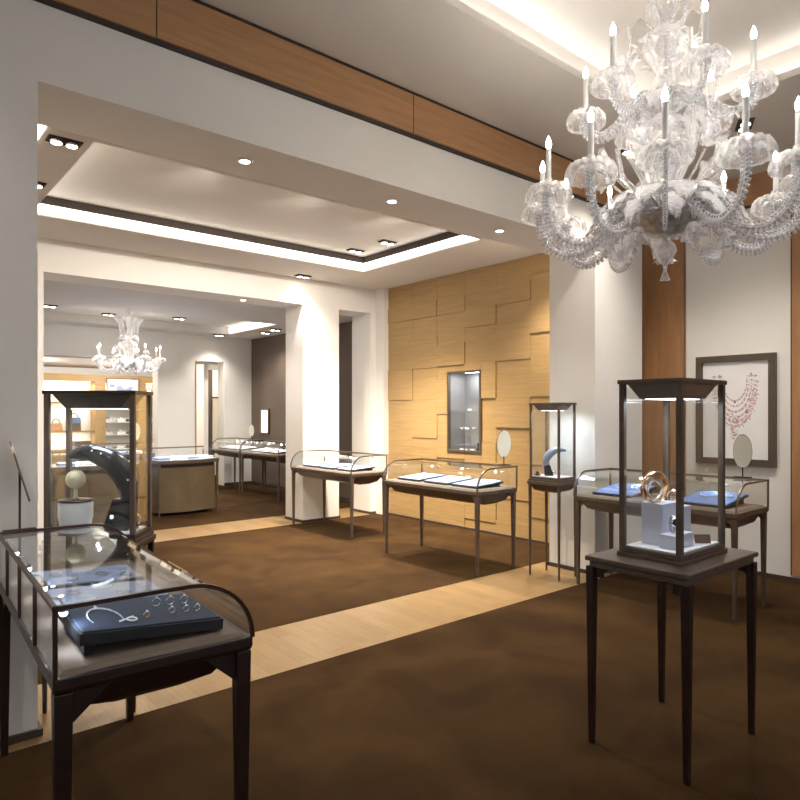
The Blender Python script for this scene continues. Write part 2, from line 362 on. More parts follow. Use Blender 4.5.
for (ya, yb, js), sq in zip(cols, seqs):
    zs = [0]+js+[CEIL2+.02]
    for i in range(len(zs)-1):
        dx = .011*sq[i % len(sq)]
        ys = [yb, ya]
        parts = [(yb, ya, zs[i], zs[i+1])]
        out = []
        for (a, b_, z0, z1) in parts:
            if b_ <= NY0 or a >= NY1 or z1 <= NZ0 or z0 >= NZ1: out.append((a, b_, z0, z1)); continue
            if a < NY0: out.append((a, NY0, z0, z1)); a2 = NY0
            else: a2 = a
            if b_ > NY1: out.append((NY1, b_, z0, z1)); b2 = NY1
            else: b2 = b_
            if z0 < NZ0: out.append((a2, b2, z0, NZ0))
            if z1 > NZ1: out.append((a2, b2, NZ1, z1))
        for (a, b_, z0, z1) in out:
            wv.box(6.40-dx, a+.0015, z0+.0015, 6.46, b_-.0015, z1-.0015)
wall_v = struct('wall_middle_right', wv, 'gold_wood')
MB().box(6.43, YB, 0, 6.445, NY0, CEIL2).box(6.43, NY1, 0, 6.445, 7.828, CEIL2).box(6.43, NY0, 0, 6.445, NY1, NZ0).box(6.43, NY0, NZ1, 6.445, NY1, CEIL2).build('joint_backing', 'gap', wall_v)
struct('baseboard_middle_right', MB().box(6.375, YB+.02, 0, 6.389, 7.80, .03), 'base')
# far room
struct('wall_far_right', MB().box(6.8, YW2, 0, 6.95, Y3, 3.5), 'darkwall')
struct('wall_far_left', MB().box(0, YW2, 0, .1, 17, 3.5), 'wall')
w3 = MB()
w3.box(0, Y3, 2.66, 4.72, Y3+.3, 3.5).box(4.72, Y3, 0, 5.5, Y3+.3, 3.5).box(5.5, Y3, 2.68, 6.15, Y3+.3, 3.5).box(6.15, Y3, 0, 6.95, Y3+.3, 3.5)
struct('wall_far', w3, 'wall')
struct('ceiling_far', MB().box(0, YW2, CEIL3, 6.95, 10.6, 3.5).box(0, 12.6, CEIL3, 6.95, Y3, 3.5).box(0, 10.6, CEIL3, 1.5, 12.6, 3.5).box(6.0, 10.6, CEIL3, 6.95, 12.6, 3.5).box(1.5, 10.6, 3.36, 6.0, 12.6, 3.5), 'ceil')
tag(MB().box(5.95, 10.7, CEIL3+.02, 5.99, 12.5, 3.33).build('far_cove_strip', 'strip'), 'white light strip in the raised ceiling of the far room', 'light strip')
tm = MB().box(5.5, Y3-.012, 0, 5.525, Y3+.02, 2.68)
struct('trim_6', tm, 'gold_wood')
struct('wall_alcove_back', MB().box(2.0, 16.5, 0, 8.4, 16.6, 3.0), 'wall')
struct('wall_passage', MB().box(5.9, 15.2, 0, 8.3, 15.35, 2.9), 'wall')
struct('door_1', MB().box(6.31, 14.6, 0, 6.53, 14.65, 2.6), 'brownlea')
struct('wall_passage_right', MB().box(8.25, Y3, 0, 8.4, 16.6, 2.9), 'wall')
struct('ceiling_alcove', MB().box(0, Y3+.3, 2.64, 8.4, 16.6, 2.8), 'ceil')
struct('wall_partition', MB().box(5.82, Y3+.3, 0, 5.92, 16.5, 2.64), 'wall')
struct('baseboard_far', MB().box(4.72, Y3-.015, 0, 5.5, Y3, .06).box(6.15, Y3-.015, 0, 6.79, Y3, .06).box(6.785, YW2, 0, 6.799, Y3-.02, .06), 'base')

# ================================================================== CEILING LAMPS
def twin_spot(label, loc, rz=0.0, energy=60, group='twin recessed spotlights', col=NEUT, spot=2.0, aim=(0,0,0)):
    t = thing('recessed_spotlight', label, 'ceiling light', loc, rz, group)
    h = MB()
    for (a, b_, c_, d) in ((-.11,-.06,.11,-.05),(-.11,.05,.11,.06),(-.11,-.05,-.10,.05),(.10,-.05,.11,.05)): h.box(a, b_, -.012, c_, d, -.001)
    h.box(-.10, -.05, -.004, .10, .05, -.001)
    h.build('housing', 'gap', t)
    for s in (-1, 1):
        g = MB().lathe([(.036,-.03),(.041,-.03),(.041,-.004),(.036,-.004),(.036,-.03)], 16, (s*.05,0,0)).build('lamp_head', 'silver', t)
        MB().lathe([(.0001,-.031),(.02,-.034),(.036,-.029)], 16, (s*.05,0,0)).build('bulb', 'lamp', g)
    light('spot', 'SPOT', energy*K_SPOT, col, t, (0,0,-.06), rot=aim, size=.06, spot=spot, blend=.9)
    return t
def round_light(label, loc, energy=30, group='round downlights in the header soffits'):
    t = thing('recessed_downlight', label, 'ceiling light', loc, 0, group)
    MB().lathe([(.034,-.008),(.05,-.010),(.052,-.001),(.034,-.001),(.034,-.008)], 20).build('trim_ring', 'white', t)
    MB().lathe([(.0001,-.004),(.034,-.004)], 20).build('bulb', 'lamp', t)
    light('spot', 'SPOT', energy*K_SPOT, NEUT, t, (0,0,-.03), size=.04, spot=1.9, blend=.8)
round_light('round downlight in the soffit, leftmost of three in the wide front opening', (1.955, 3.87, 3.24), 30)
round_light('round downlight in the soffit, middle one of three in the wide front opening', (3.2, 3.87, 3.24), 30)
round_light('round downlight in the soffit, rightmost of three, nearest the right pillar', (4.46, 3.87, 3.24), 30)
round_light('small round downlight in the soffit of the rear opening', (4.15, 8.27, 3.16), 30, 'round downlights in the header soffits')
G2 = 'twin spotlights of the middle room ceiling'
twin_spot('twin spotlight in a dark recess, nearest the left pier top', (1.15, 5.05, CEIL2), 0, 70, G2)
twin_spot('twin spotlight half hidden by the left pier, below the nearer one', (1.14, 6.14, CEIL2), 0, 70, G2)
twin_spot('twin spotlight in front of the rear wall pillar', (4.86, 7.85, CEIL2), 0, 70, G2)
twin_spot('twin spotlight left of its neighbour in the ceiling tray corner', (5.05, 6.86, 3.73), 0, 380, G2, col=(1,.88,.72), spot=1.7)
twin_spot('twin spotlight right of its neighbour, nearer the veneer wall, in the ceiling tray', (5.1, 6.26, 3.73), 0, 380, G2, col=(1,.88,.72), spot=1.7)
# unseen lamps added behind the header to brighten the rear and veneer walls
HID = 'added spotlights hidden behind the header'
for (x, y, nm) in ((2.4, 5.15, 'left'), (3.5, 5.15, 'middle'), (4.6, 5.15, 'right')):
    twin_spot('added fill spotlight of the middle room tray hidden by the header, %s one' % nm, (x, y, 3.73), 0, 120, HID, spot=2.2, aim=(.75,0,0))
for (x, y, nm) in ((5.75, 4.45, 'nearest the pillar'), (3.0, 4.5, 'in the middle of the header')):
    l = twin_spot('added fill spotlight just beyond the header, ' + nm, (x, y, CEIL2), 0, 130, 'added spotlights by the veneer wall')  # wall washers added out of sight above the header
G3 = 'twin spotlights of the far room ceiling'
far = [((2.55, 11.15), 'twin spotlight in the far room, topmost at the left above the shelving'), ((2.48, 11.85), 'twin spotlight in the far room, lowest at the left above the shelving'),
       ((3.75, 10.95), 'twin spotlight just above and right of the far chandelier'), ((3.5, 12.2), 'twin spotlight just left of the far chandelier canopy'),
       ((4.65, 11.85), 'twin spotlight in the far room right of the chandelier'), ((4.95, 11.25), 'twin spotlight in the far room centre, left of the light strip'),
       ((5.85, 12.75), 'twin spotlight above the far doorway'), ((6.3, 11.2), 'twin spotlight nearest the dark brown wall, upper one'), ((6.38, 11.75), 'twin spotlight nearest the dark brown wall, lower one')]
for (x, y), lb in far:
    z = 3.36 if (1.5 < x < 6.0 and 10.6 < y < 12.6) else CEIL3
    twin_spot(lb, (x, y, z), 0, 44, G3)
G1 = 'twin spotlights of the front room ceiling'
twin_spot('twin spotlight seen between the left arms of the big chandelier', (5.35, 3.1, CEIL1), 0, 70, G1)
twin_spot('square twin spotlight seen right of the big chandelier', (5.55, 2.2, CEIL1), .5, 70, G1)
for (x, y, nm) in ((-.4, 3.15, 'left of the pier'), (6.1, .6, 'right of the picture'), (3.0, -2.2, 'behind the camera'), (0.0, -.5, 'over the camera'), (-.6, 1.6, 'over the left aisle')):
    twin_spot('added fill spotlight of the front room out of view, ' + nm, (x, y, CEIL1), 0, 40, 'added front room fill spotlights')  # unseen spotlights added as fill for the front room

# ================================================================== DISPLAY CASES
def arc_profile(W, zt, z0, R):      # side profile from back bottom, up, over and down the curved front
    p = [(W/2, z0), (W/2, zt)]
    cy = -W/2 + R; cz = zt - (zt-z0)
    for i in range(11):
        a = PI/2*i/10
        p.append((cy - R*math.sin(a), z0 + (zt-z0)*math.cos(a)))
    return p
def show_case(label, loc, rz, L=1.46, W=.60, wm='bronze', fm='metal', zt=1.04, mull=0, group=None, leds=3, led_e=2.0, R=.2, legt=.021, brk=.5):
    t = thing('display_case', label, 'display case', loc, rz, group)
    hx, hy = L/2, W/2
    for sx in (-1, 1):
        for sy in (-1, 1):
            x, y = sx*(hx-.03), sy*(hy-.03); a = legt; b_ = legt*.6
            MB().frust((x-b_, y-b_, x+b_, y+b_), 0, (x-a, y-a, x+a, y+a), .775).build('leg', wm, t, bevel=.003)
    MB().frust((-hx+.008,-hy+.008,hx-.008,hy-.008), .775, (-hx,-hy,hx,hy), .787).box(-hx,-hy,.787,hx,hy,.822).build('deck', wm, t, bevel=.004)
    ap = MB()
    ap.frust((-hx+.12,-hy+.22,hx-.12,hy-.20), .668, (-hx+.07,-hy+.12,hx-.07,hy-.11), .70)
    ap.frust((-hx+.07,-hy+.12,hx-.07,hy-.11), .70, (-hx+.045,-hy+.035,hx-.045,hy-.035), .775)
    for sx in (-1, 1):
        for sy in (-1, 1):
            for (ax, ln) in ((0, .15*brk), (1, .12*brk)):
                h0, h1 = (sx*(hx-.05), sx*(hx-.05-ln)) if ax == 0 else (sy*(hy-.05), sy*(hy-.05-ln))
                k0, k1 = (sy*(hy-.022), sy*(hy-.045)) if ax == 0 else (sx*(hx-.022), sx*(hx-.045))
                tri = [(h0, .775), (h1, .775), (h0, .775-.105*brk)]
                vs_ = [((p_, k0, z_) if ax == 0 else (k0, p_, z_)) for p_, z_ in tri] + [((p_, k1, z_) if ax == 0 else (k1, p_, z_)) for p_, z_ in tri]
                ap.add(vs_, [(0,1,2),(5,4,3),(0,3,4,1),(1,4,5,2),(2,5,3,0)])
    ap.build('apron', wm, t, bevel=.002)
    MB().frust((-hx+.02,-hy+.02,hx-.02,hy-.02), .822, (-hx+.035,-hy+.035,hx-.035,hy-.035), .835).build('deck_lining', 'deck', t)
    # glass shell
    pr = arc_profile(W-.012, zt-.004, .822, R); g = MB(); n = len(pr); x0, x1 = -hx+.006, hx-.006
    vs = [(x0, p[0], p[1]) for p in pr] + [(x1, p[0], p[1]) for p in pr]
    g.add(vs, [(i, i+1, n+i+1, n+i) for i in range(n-1)], False)
    gl = g.build('glass_hood', 'pane', t, solid=.004)
    for p in gl.data.polygons: p.use_smooth = False
    for sx, xx in ((-1, x0), (1, x1)):
        e = MB().add([(xx, p[0], p[1]) for p in pr], [tuple(range(n)) if sx < 0 else tuple(reversed(range(n)))])
        e.build('end_glass', 'pane', t, solid=.004)
    # metal frame
    fr = MB(); r = .0065
    pf = arc_profile(W, zt, .822, R)
    for xx in (-hx+.005, hx-.005):
        pts = [Vector((xx, p[0], p[1])) for p in pf[1:]]
        for i in range(len(pts)-1):
            a, b2 = pts[i], pts[i+1]; d = (b2-a); ln = d.length; d.normalize(); nrm = Vector((1,0,0)).cross(d)
            q = []
            for pt in (a - d*.002, b2 + d*.002):
                for (u, v) in ((-1,-1),(1,-1),(1,1),(-1,1)): q.append(pt + Vector((1,0,0))*u*r + nrm*v*r)
            fr.add(q, [(0,3,2,1),(4,5,6,7),(0,1,5,4),(1,2,6,5),(2,3,7,6),(3,0,4,7)])
        fr.box(xx-r, hy-2*r, .822, xx+r, hy, zt+r)
    fr.box(-hx, hy-2*r, zt-r, hx, hy, zt+r)
    for k in range(mull):
        xx = -hx + L*(k+1)/(mull+1); fr.box(xx-r*.7, hy-2*r, .822, xx+r*.7, hy, zt-r)
    fr.build('frame', fm, t)
    for k in range(leds):
        xx = -hx + L*(k+.5)/leds
        s = MB().tube([(xx, hy-.02, zt-.012), (xx, hy-.05, zt-.02), (xx, hy-.06, zt-.045)], .004, 8).lathe([(.0001,zt-.04),(.010,zt-.04),(.012,zt-.062),(.010,zt-.062),(.0001,zt-.055)], 10, (xx, hy-.06, 0)).build('glint_stalk', 'silver', t)  # stalk and glowing ball added to imitate reflected lamp glints
        MB().ball((xx, hy-.06, zt-.065), .012).build('led', 'led', s)
        light('case_light', 'SPOT', led_e, COOL, t, (xx, hy-.06, zt-.075), rot=(-.75, 0, 0), size=.012, spot=2.4, blend=.8)
    return t
def in_case(t, x, y, z=0.0):     # a point of the case's own frame in the room
    return Matrix.Translation(t.location) @ Matrix.Rotation(t.rotation_euler.z, 4, 'Z') @ Vector((x, y, z))
def pad(label, c, x, y, lx, ly, mat, tilt=.12, group=None, rz=0.0, h=.018, z=.836):
    p = in_case(c, x, y, z); t = thing('jewellery_pad', label, 'jewellery tray', p, c.rotation_euler.z+rz, group)
    T = Matrix.Rotation(tilt, 4, 'X'); lift = ly/2*math.sin(tilt)
    Tm = Matrix.Translation((0,0,lift+.002)) @ T
    MB().box(-lx/2,-ly/2,0,lx/2,ly/2,h,Tm).build('tray', 'navyside', t, bevel=.002)
    MB().box(-lx/2+.008,-ly/2+.008,h-.001,lx/2-.008,ly/2-.008,h+.006,Tm).build('cushion', mat, t, bevel=.003)
    bx = MB().box(-lx/2+.03, ly/2-.05, 0.0, lx/2-.03, ly/2-.02, lift*1.7); bx.build('foot', 'navyside', t)
    def surf(u, v, up=.0015): return Matrix.Translation(p) @ Matrix.Rotation(c.rotation_euler.z+rz, 4, 'Z') @ Tm @ Matrix.Translation((u, v, h+.006+up))
    return t, surf
def necklace(label, mtx, w=.09, l=.10, bead=.0045, mat='gem', group=None, pend=True):
    b_ = MB(); n = 26
    for i in range(n+1):
        a = PI*(-.12 + 1.24*i/n); x = w*math.cos(a); y = -l*math.sin(a)
        b_.ball((x, y, bead), bead*(1+.6*math.sin(a)), 6, 4)
    if pend:
        b_.ball((0, -l-.012, bead), bead*2, 6, 4); b_.ball((0, -l-.03, bead), bead*1.3, 6, 4)
    o = b_.build('necklace', mat); o.matrix_world = mtx
    return tag(o, label, 'necklace', group)
def ring(label, mtx, R=.011, mat='silver', group=None, gem=True, name='ring'):
    t = bpy.data.objects.new(name, None); C.objects.link(t); t.matrix_world = mtx; tag(t, label, 'ring' if name == 'ring' else name, group); t.empty_display_size = .02
    MB().torus((0,0,R+.002), R, .0022, ax='y', n=18, k=6).build('band', mat, t)
    if gem: MB().lathe([(.0001,R*2),(.005,R*2+.005),(.004,R*2+.008),(.0001,R*2+.008)], 8).build('stone', 'gem', t)
    return t
def bracelet(label, mtx, R=.028, mat='silver', group=None):
    b_ = MB(); n = 20
    for i in range(n):
        a = 2*PI*i/n; b_.ball((R*math.cos(a), R*.8*math.sin(a), .004), .0042, 6, 4)
    o = b_.build('bracelet', mat); o.matrix_world = mtx; return tag(o, label, 'bracelet', group)
def table_mirror(label, loc, rz, tilt=.1, w=.085, h=.15, foot=.02, stem=.1, group='oval mirrors on the display cases', turn=0.0, rise=.02):
    t = thing('table_mirror', label, 'mirror', loc, rz, group)
    MB().box(-.07,-.014,0,.07,.014,.008).build('foot', 'darkmetal', t, bevel=.002)
    MB().box(-.005,-.004,.008,.005,.004,stem+rise).build('stem', 'darkmetal', t)
    T = Matrix.Translation((0, -.006, stem+h)) @ Matrix.Rotation(turn, 4, 'Z') @ Matrix.Rotation(tilt, 4, 'X')
    def ell(y0, y1, k):
        n = 36; vs = []
        for y in (y0, y1):
            for i in range(n): a = 2*PI*i/n; vs.append(T @ Vector((w*k*math.cos(a), y, h*k*math.sin(a))))
        return MB().add(vs, [tuple(range(n)), tuple(reversed(range(n,2*n)))]+[(i, i+n, (i+1)%n+n, (i+1)%n) for i in range(n)])
    ell(-.004, .004, 1.0).build('rim', 'darkmetal' if group is None else 'metal', t)
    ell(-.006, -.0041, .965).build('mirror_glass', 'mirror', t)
    return t

RZ = -PI/2
case_mid = show_case('bronze display case with curved glass hood in front of the relief veneer wall', (4.91, 5.01, 0), RZ, led_e=3.0, group=None)
case_rear = show_case('bronze display case with curved glass hood beside the rear wall pillars', (5.03, 7.26, 0), RZ, L=1.46, W=.58, led_e=3.0)
case_right = show_case('bronze display case with curved glass hood below the framed necklace drawing', (5.44, 2.82, 0), RZ, W=.62, led_e=2.4, leds=2)
a28 = math.radians(2.8)
case_fore = show_case('large dark mahogany display case with arched glass in the left foreground', (.786, 2.783, 0), PI/2-a28, L=1.46, W=.62, wm='dark', fm='darkmetal', zt=1.03, mull=3, leds=4, led_e=1.4, legt=.026, R=.22, brk=1.0)
case_far1 = show_case('small far display case by the dark brown wall, nearer one half behind the pillar', (6.05, 10.9, 0), RZ, L=1.46, W=.55, led_e=6)
case_far2 = show_case('small far display case by the dark brown wall, further one near the floor mirror', (6.05, 12.32, 0), RZ, L=1.30, W=.55, led_e=6)

# pads and jewels ---------------------------------------------------
def P(c): return c
GM = 'pale blue jewellery trays in the middle case'
for k, (x, nm) in enumerate(((-.42, 'furthest left'), (.02, 'middle'), (.44, 'nearest, rightmost'))):
    t, S = pad('pale blue suede jewellery tray, %s in the case by the veneer wall' % nm, case_mid, x, 0.01, .36, .40, 'paleblue', .07, GM)
    necklace('diamond necklace on the %s tray of the veneer wall case' % nm, S(-.04, .08), .07, .10, .004, 'gem', 'necklaces in the middle case')
    bracelet('silver bracelet on the %s tray of the veneer wall case' % nm, S(.1, -.06), .025, 'silver', 'bracelets in the middle case')
for k, (x, nm) in enumerate(((-.42, 'furthest left'), (0, 'middle'), (.42, 'nearest'))):
    t, S = pad('pale blue suede jewellery tray, %s in the rear case by the pillars' % nm, case_rear, x, .01, .34, .38, 'paleblue', .07, 'jewellery trays in the rear case')
    necklace('diamond necklace on the %s tray of the rear case' % nm, S(0, .06), .07, .09, .004, 'gem', 'necklaces in the rear case')
for k, (x, nm, mt) in enumerate(((-.40, 'left, behind the tall glass showcase', 'midblue'), (.40, 'right, under the oval mirror', 'midblue'))):
    t, S = pad('blue suede jewellery tray on the %s' % nm, case_right, x, .02, .40, .44, mt, .13, 'blue trays in the right case')
    necklace('diamond necklace on the blue tray, %s' % nm, S(-.05, .1), .075, .11, .0045, 'gem', 'necklaces in the right case')
    bracelet('silver bracelet on the blue tray, %s' % nm, S(.12, .05), .028, 'silver', 'bracelets in the right case')
    ring('small silver ring on the blue tray, %s' % nm, S(.1, -.1), .01, 'silver', 'rings in the right case')
# foreground navy tray (near end of the case = local -x)
t, S = pad('dark navy velvet jewellery tray at the near end of the foreground case', case_fore, -.46, -.005, .38, .46, 'navy', .085, None, 0, .036, .840)
necklace('thin silver chain necklace at the left of the navy foreground tray', S(-.06, .13) @ Matrix.Rotation(PI/2, 4, 'Z'), .05, .12, .0026, 'gem')
bracelet('small diamond brooch chain left of centre on the navy foreground tray', S(-.12, .06), .018, 'gem')
o = MB(); [o.ball((i*.009, 0, .004), .004, 6, 4) for i in range(8)]; ob_ = o.build('bar_brooch', 'gem'); ob_.matrix_world = S(-.13, .10) @ Matrix.Rotation(-.9, 4, 'Z'); tag(ob_, 'short diamond bar brooch lying on the navy foreground tray', 'brooch')
rl = ['leftmost of the rear row', 'second of the rear row', 'third of the rear row', 'left of the front row', 'middle of the front row', 'right of the front row']
for k, (u, v) in enumerate(((.02, -.06), (.02, -.11), (.02, -.16), (-.09, -.08), (-.09, -.13), (-.09, -.17))):
    ring('diamond ring on the navy foreground tray, %s' % rl[k], S(u, v) @ Matrix.Rotation(PI/2, 4, 'Z'), .014 if k < 3 else .010, 'silver', 'rings on the navy tray')
ring('single gold ring near the centre of the navy foreground tray', S(-.11, .01) @ Matrix.Rotation(PI/2, 4, 'Z'), .009, 'gold')
for k, (x, mt, nm) in enumerate(((-.02, 'paleblue', 'second from the near end'), (.34, 'paleblue', 'at the far end'))):
    t, S = pad('pale blue jewellery tray %s of the foreground case' % nm, case_fore, x, 0.0, .30, .42, mt, .05, 'pale trays in the foreground case')
    for q, (u, v) in enumerate(((-.08, .1), (.02, .12), (.08, 0), (-.05, -.05), (.04, -.13), (-.1, -.14))):
        (bracelet if q % 2 else necklace)('%s on the pale tray %s, %s' % ('silver bracelet' if q % 2 else 'small diamond necklace', nm, ('by the back left', 'at the back', 'right of centre', 'left of centre', 'at the front', 'in the front left corner')[q]),
            S(u, v), .03, **({} if q % 2 else {'l': .035, 'bead': .003}), mat='silver' if q % 2 else 'gem', group='jewels on the pale foreground trays')
for c, nm in ((case_far1, 'nearer far case'), (case_far2, 'further far case')):
    for x, sd in ((-.38, 'left'), (0, 'middle'), (.38, 'right')):
        t, S = pad('white jewellery tray at the %s of the %s' % (sd, nm), c, x, 0, .30, .36, 'white', .1, 'white trays in the far cases')

# oval mirrors on the cases
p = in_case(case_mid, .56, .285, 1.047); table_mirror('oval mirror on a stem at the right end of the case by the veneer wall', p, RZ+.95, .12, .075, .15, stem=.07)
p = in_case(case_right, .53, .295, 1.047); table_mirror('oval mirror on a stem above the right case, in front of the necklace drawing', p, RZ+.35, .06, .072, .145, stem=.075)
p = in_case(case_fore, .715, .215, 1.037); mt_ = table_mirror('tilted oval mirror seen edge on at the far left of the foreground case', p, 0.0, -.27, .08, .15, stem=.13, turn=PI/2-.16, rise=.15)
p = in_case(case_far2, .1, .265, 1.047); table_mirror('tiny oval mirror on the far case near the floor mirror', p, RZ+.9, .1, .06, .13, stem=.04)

# ================================================================== TALL SHOWCASES
def showcase(label, loc, rz, LX, LY, z0, ztop, wm, slab=None, funnel=.07, belly=False, legx=None, legy=None, led=2.0, post=.013, name='tall_showcase', legw=.018, pm=None):
    """glass box LX x LY on four legs; origin on the floor below its middle"""
    t = thing(name, label, 'showcase', loc, rz)
    pm = pm or wm
    hx, hy = LX/2, LY/2
    if slab:
        sx, sy = slab
        MB().frust((-sx+.02,-sy+.02,sx-.02,sy-.02), z0-.028, (-sx,-sy,sx,sy), z0-.022).box(-sx,-sy,z0-.022,sx,sy,z0-.004).frust((-sx,-sy,sx,sy), z0-.004, (-sx+.004,-sy+.004,sx-.004,sy-.004), z0).build('table_top', wm, t, bevel=.002)
        MB().frust((-sx+.075,-sy+.075,sx-.075,sy-.075), z0-.068, (-sx+.016,-sy+.016,sx-.016,sy-.016), z0-.055).box(-sx+.016,-sy+.016,z0-.055,sx-.016,sy-.016,z0-.028).build('under_frame', wm, t, bevel=.003)
        lx, ly, lz = sx-.024, sy-.024, z0-.050
        for a in (-1,1):
            for b_ in (-1,1):
                br = MB(); br.box(a*(lx-.018), b_*(ly-.012), z0-.10, a*(lx-.06), b_*(ly+.005), z0-.06).box(a*(lx-.012), b_*(ly-.018), z0-.10, a*(lx+.005), b_*(ly-.06), z0-.06)
                br.build('corner_bracket', wm, t)
    else:
        MB().frust((-hx-.004,-hy-.004,hx+.004,hy+.004), z0-.045, (-hx-.018,-hy-.018,hx+.018,hy+.018), z0-.03).box(-hx-.018,-hy-.018,z0-.03,hx+.018,hy+.018,z0).build('table_top', wm, t, bevel=.004)
        MB().frust((-hx*.45,-hy*.45,hx*.45,hy*.45), z0-.105, (-hx*.8,-hy*.8,hx*.8,hy*.8), z0-.085).frust((-hx*.8,-hy*.8,hx*.8,hy*.8), z0-.085, (-hx*.97,-hy*.97,hx*.97,hy*.97), z0-.045).build('under_frame', wm, t, bevel=.003)
        lx, ly, lz = hx-.004, hy-.004, z0-.04
    for a in (-1,1):
        for b_ in (-1,1):
            x, y = a*lx, b_*ly; q = legw*.6
            MB().frust((x-q,y-q,x+q,y+q), 0, (x-legw,y-legw,x+legw,y+legw), lz).build('leg', wm, t, bevel=.003)
    # plinth, posts, glass, cap
    MB().box(-hx-.008,-hy-.008,z0,hx+.008,hy+.008,z0+.02).box(-hx,-hy,z0+.02,hx,hy,z0+.045).build('plinth', wm, t, bevel=.003)
    MB().box(-hx+.02,-hy+.02,z0+.045,hx-.02,hy-.02,z0+.05).build('floor_lining', 'white', t)
    for a in (-1,1):
        for b_ in (-1,1):
            MB().box(a*(hx-2*post), b_*(hy-2*post), z0+.045, a*hx, b_*hy, ztop-.02).build('post', pm, t, bevel=.0015)
    for (x0,y0,x1,y1) in ((-hx+2*post,-hy+.008,hx-2*post,-hy+.012),(-hx+2*post,hy-.012,hx-2*post,hy-.008),(-hx+.008,-hy+2*post,-hx+.012,hy-2*post),(hx-.012,-hy+2*post,hx-.008,hy-2*post)):
        MB().box(x0,y0,z0+.045,x1,y1,ztop-.02).build('glass_pane', 'pane', t)
    k = .62
    MB().box(-hx-.006,-hy-.006,ztop-.02,hx+.006,hy+.006,ztop).frust((-hx*k,-hy*k,hx*k,hy*k), ztop-.02-funnel, (-hx+.028,-hy+.028,hx-.028,hy-.028), ztop-.02).build('cap', wm, t, bevel=.002)
    MB().box(-hx*k+.02,-hy*k+.02,ztop-.025-funnel,hx*k-.02,hy*k-.02,ztop-.0205-funnel).build('light_panel', 'dimled', t)
    if led > 0: light('case_light', 'AREA', led, COOL, t, (0,0,ztop-.035-funnel), size=(hx*k*1.6, hy*k*1.6))
    return t
near_show = showcase('tall rectangular glass showcase on dark wooden table with four slim legs, right foreground', (3.075, 1.555, 0), 0, .455, .31, .905, 1.755, 'bronze', slab=(.362, .258), led=1.6, post=.013, legw=.021, name='tall_showcase', funnel=.07)
for c_ in children_of(near_show):
    if c_.name.startswith('leg') or c_.name.startswith('corner'): c_.data.materials[0] = M['dark']
ped_r = showcase('slim tall glass showcase on thin legs beside the right pillar of the opening', (5.23, 3.86, 0), 0, .27, .35, .925, 1.69, 'bronze', led=2.0, post=.010, legw=.013, funnel=.055)
# left showcase: set slightly turned behind the foreground case
ang = math.atan2(-.283, .359)
Lp = Vector((.785, 3.836)); u = Vector((math.cos(ang), math.sin(ang))); v = Vector((-u.y, u.x))
mid = Lp + u*.2285 + v*.128
ped_l = showcase('dark tall glass showcase with wide cap behind the foreground case at the left pier', (mid.x, mid.y, 0), ang, .475, .27, .90, 1.715, 'dark', led=1.2, post=.013, legw=.015, funnel=.075)
for c_ in children_of(ped_l):
    if c_.name.startswith('post'): c_.data.materials[0] = M['bronze']

# contents of the near showcase
nx, ny, nz = 3.075, 1.555, .9555
tag(MB().box(nx-.10, ny+.0, nz, nx+.05, ny+.11, nz+.20).build('display_block', 'lav', bevel=.003), 'tall lavender-white block at the back of the near glass showcase, under the large gold bangle', 'display block')
tag(MB().box(nx+.058, ny-.02, nz, nx+.15, ny+.10, nz+.175).build('display_block', 'lav', bevel=.003), 'lavender-white block at the right rear of the near glass showcase', 'display block')
tag(MB().box(nx-.15, ny-.09, nz, nx+.03, ny-.008, nz+.065).build('display_block', 'lav', bevel=.003), 'low lavender-white step carrying the watch in the near glass showcase', 'display block')
def bangle(label, loc, R, wd, rz, mat, tilt=0.0, name='bangle'):
    t = thing(name, label, 'bracelet', loc, rz)
    n = 40; vs = []; fs = []
    for i in range(n):
        a = 2*PI*i/n
        for (rr, yy) in ((R, -wd), (R*.97, -wd*1.05), (R*.955, -wd), (R*.955, wd), (R, wd), (R*1.02, 0)): vs.append((rr*math.cos(a), yy, R+rr*math.sin(a)))
    for i in range(n):
        for j in range(6): fs.append((i*6+j, i*6+(j+1)%6, ((i+1)%n)*6+(j+1)%6, ((i+1)%n)*6+j))
    MB().add(vs, fs, True).build('hoop', mat, t)
    return t
bg = bangle('large rose gold bangle standing on the tall block of the near showcase', (nx-.07, ny+.055, nz+.202), .076, .018, -.30, 'gold')
MB().torus((0,0,.060), .044, .006, ax='y').build('inner_ring', 'silver', bg)
wt = thing('wrist_watch', 'silver wrist watch standing on the low step of the near showcase', 'watch', (nx-.085, ny-.045, nz+.066), -.55)
MB().lathe([(.0001,-.006),(.021,-.006),(.024,0),(.021,.006),(.0001,.006)], 28, mat=Matrix.Translation((0,-.022,.055)) @ Matrix.Rotation(PI/2, 4, 'X')).build('watch_case', 'silver', wt)
MB().lathe([(.0001,0),(.017,0)], 24, mat=Matrix.Translation((0,-.0285,.055)) @ Matrix.Rotation(PI/2, 4, 'X')).build('dial', 'black', wt)
n = 28; vs = []; fs = []
for i in range(n):
    a = 2*PI*i/n
    for (x, rr) in ((-.009, .034), (.009, .034), (.009, .031), (-.009, .031)): vs.append((x, rr*.62*math.cos(a), .043+rr*1.2*math.sin(a)))
for i in range(n):
    for j in range(4): fs.append((i*4+j, i*4+(j+1)%4, ((i+1)%n)*4+(j+1)%4, ((i+1)%n)*4+j))
MB().add(vs, fs, True).build('strap', 'oldsilver', wt)
rg_ = bangle('small silver bangle on the right rear block of the near showcase', (nx+.10, ny+.04, nz+.18), .036, .012, -.9, 'silver')
MB().torus((0,0,.036), .02, .005, ax='y').build('inner_ring', 'gold', rg_)
sg = thing('name_card', 'small dark brown card leaning at the front right of the near showcase', 'card', (nx+.105, ny-.10, nz), -.75)
Tc = Matrix.Translation((0,0,.002)) @ Matrix.Rotation(-.3, 4, 'X')
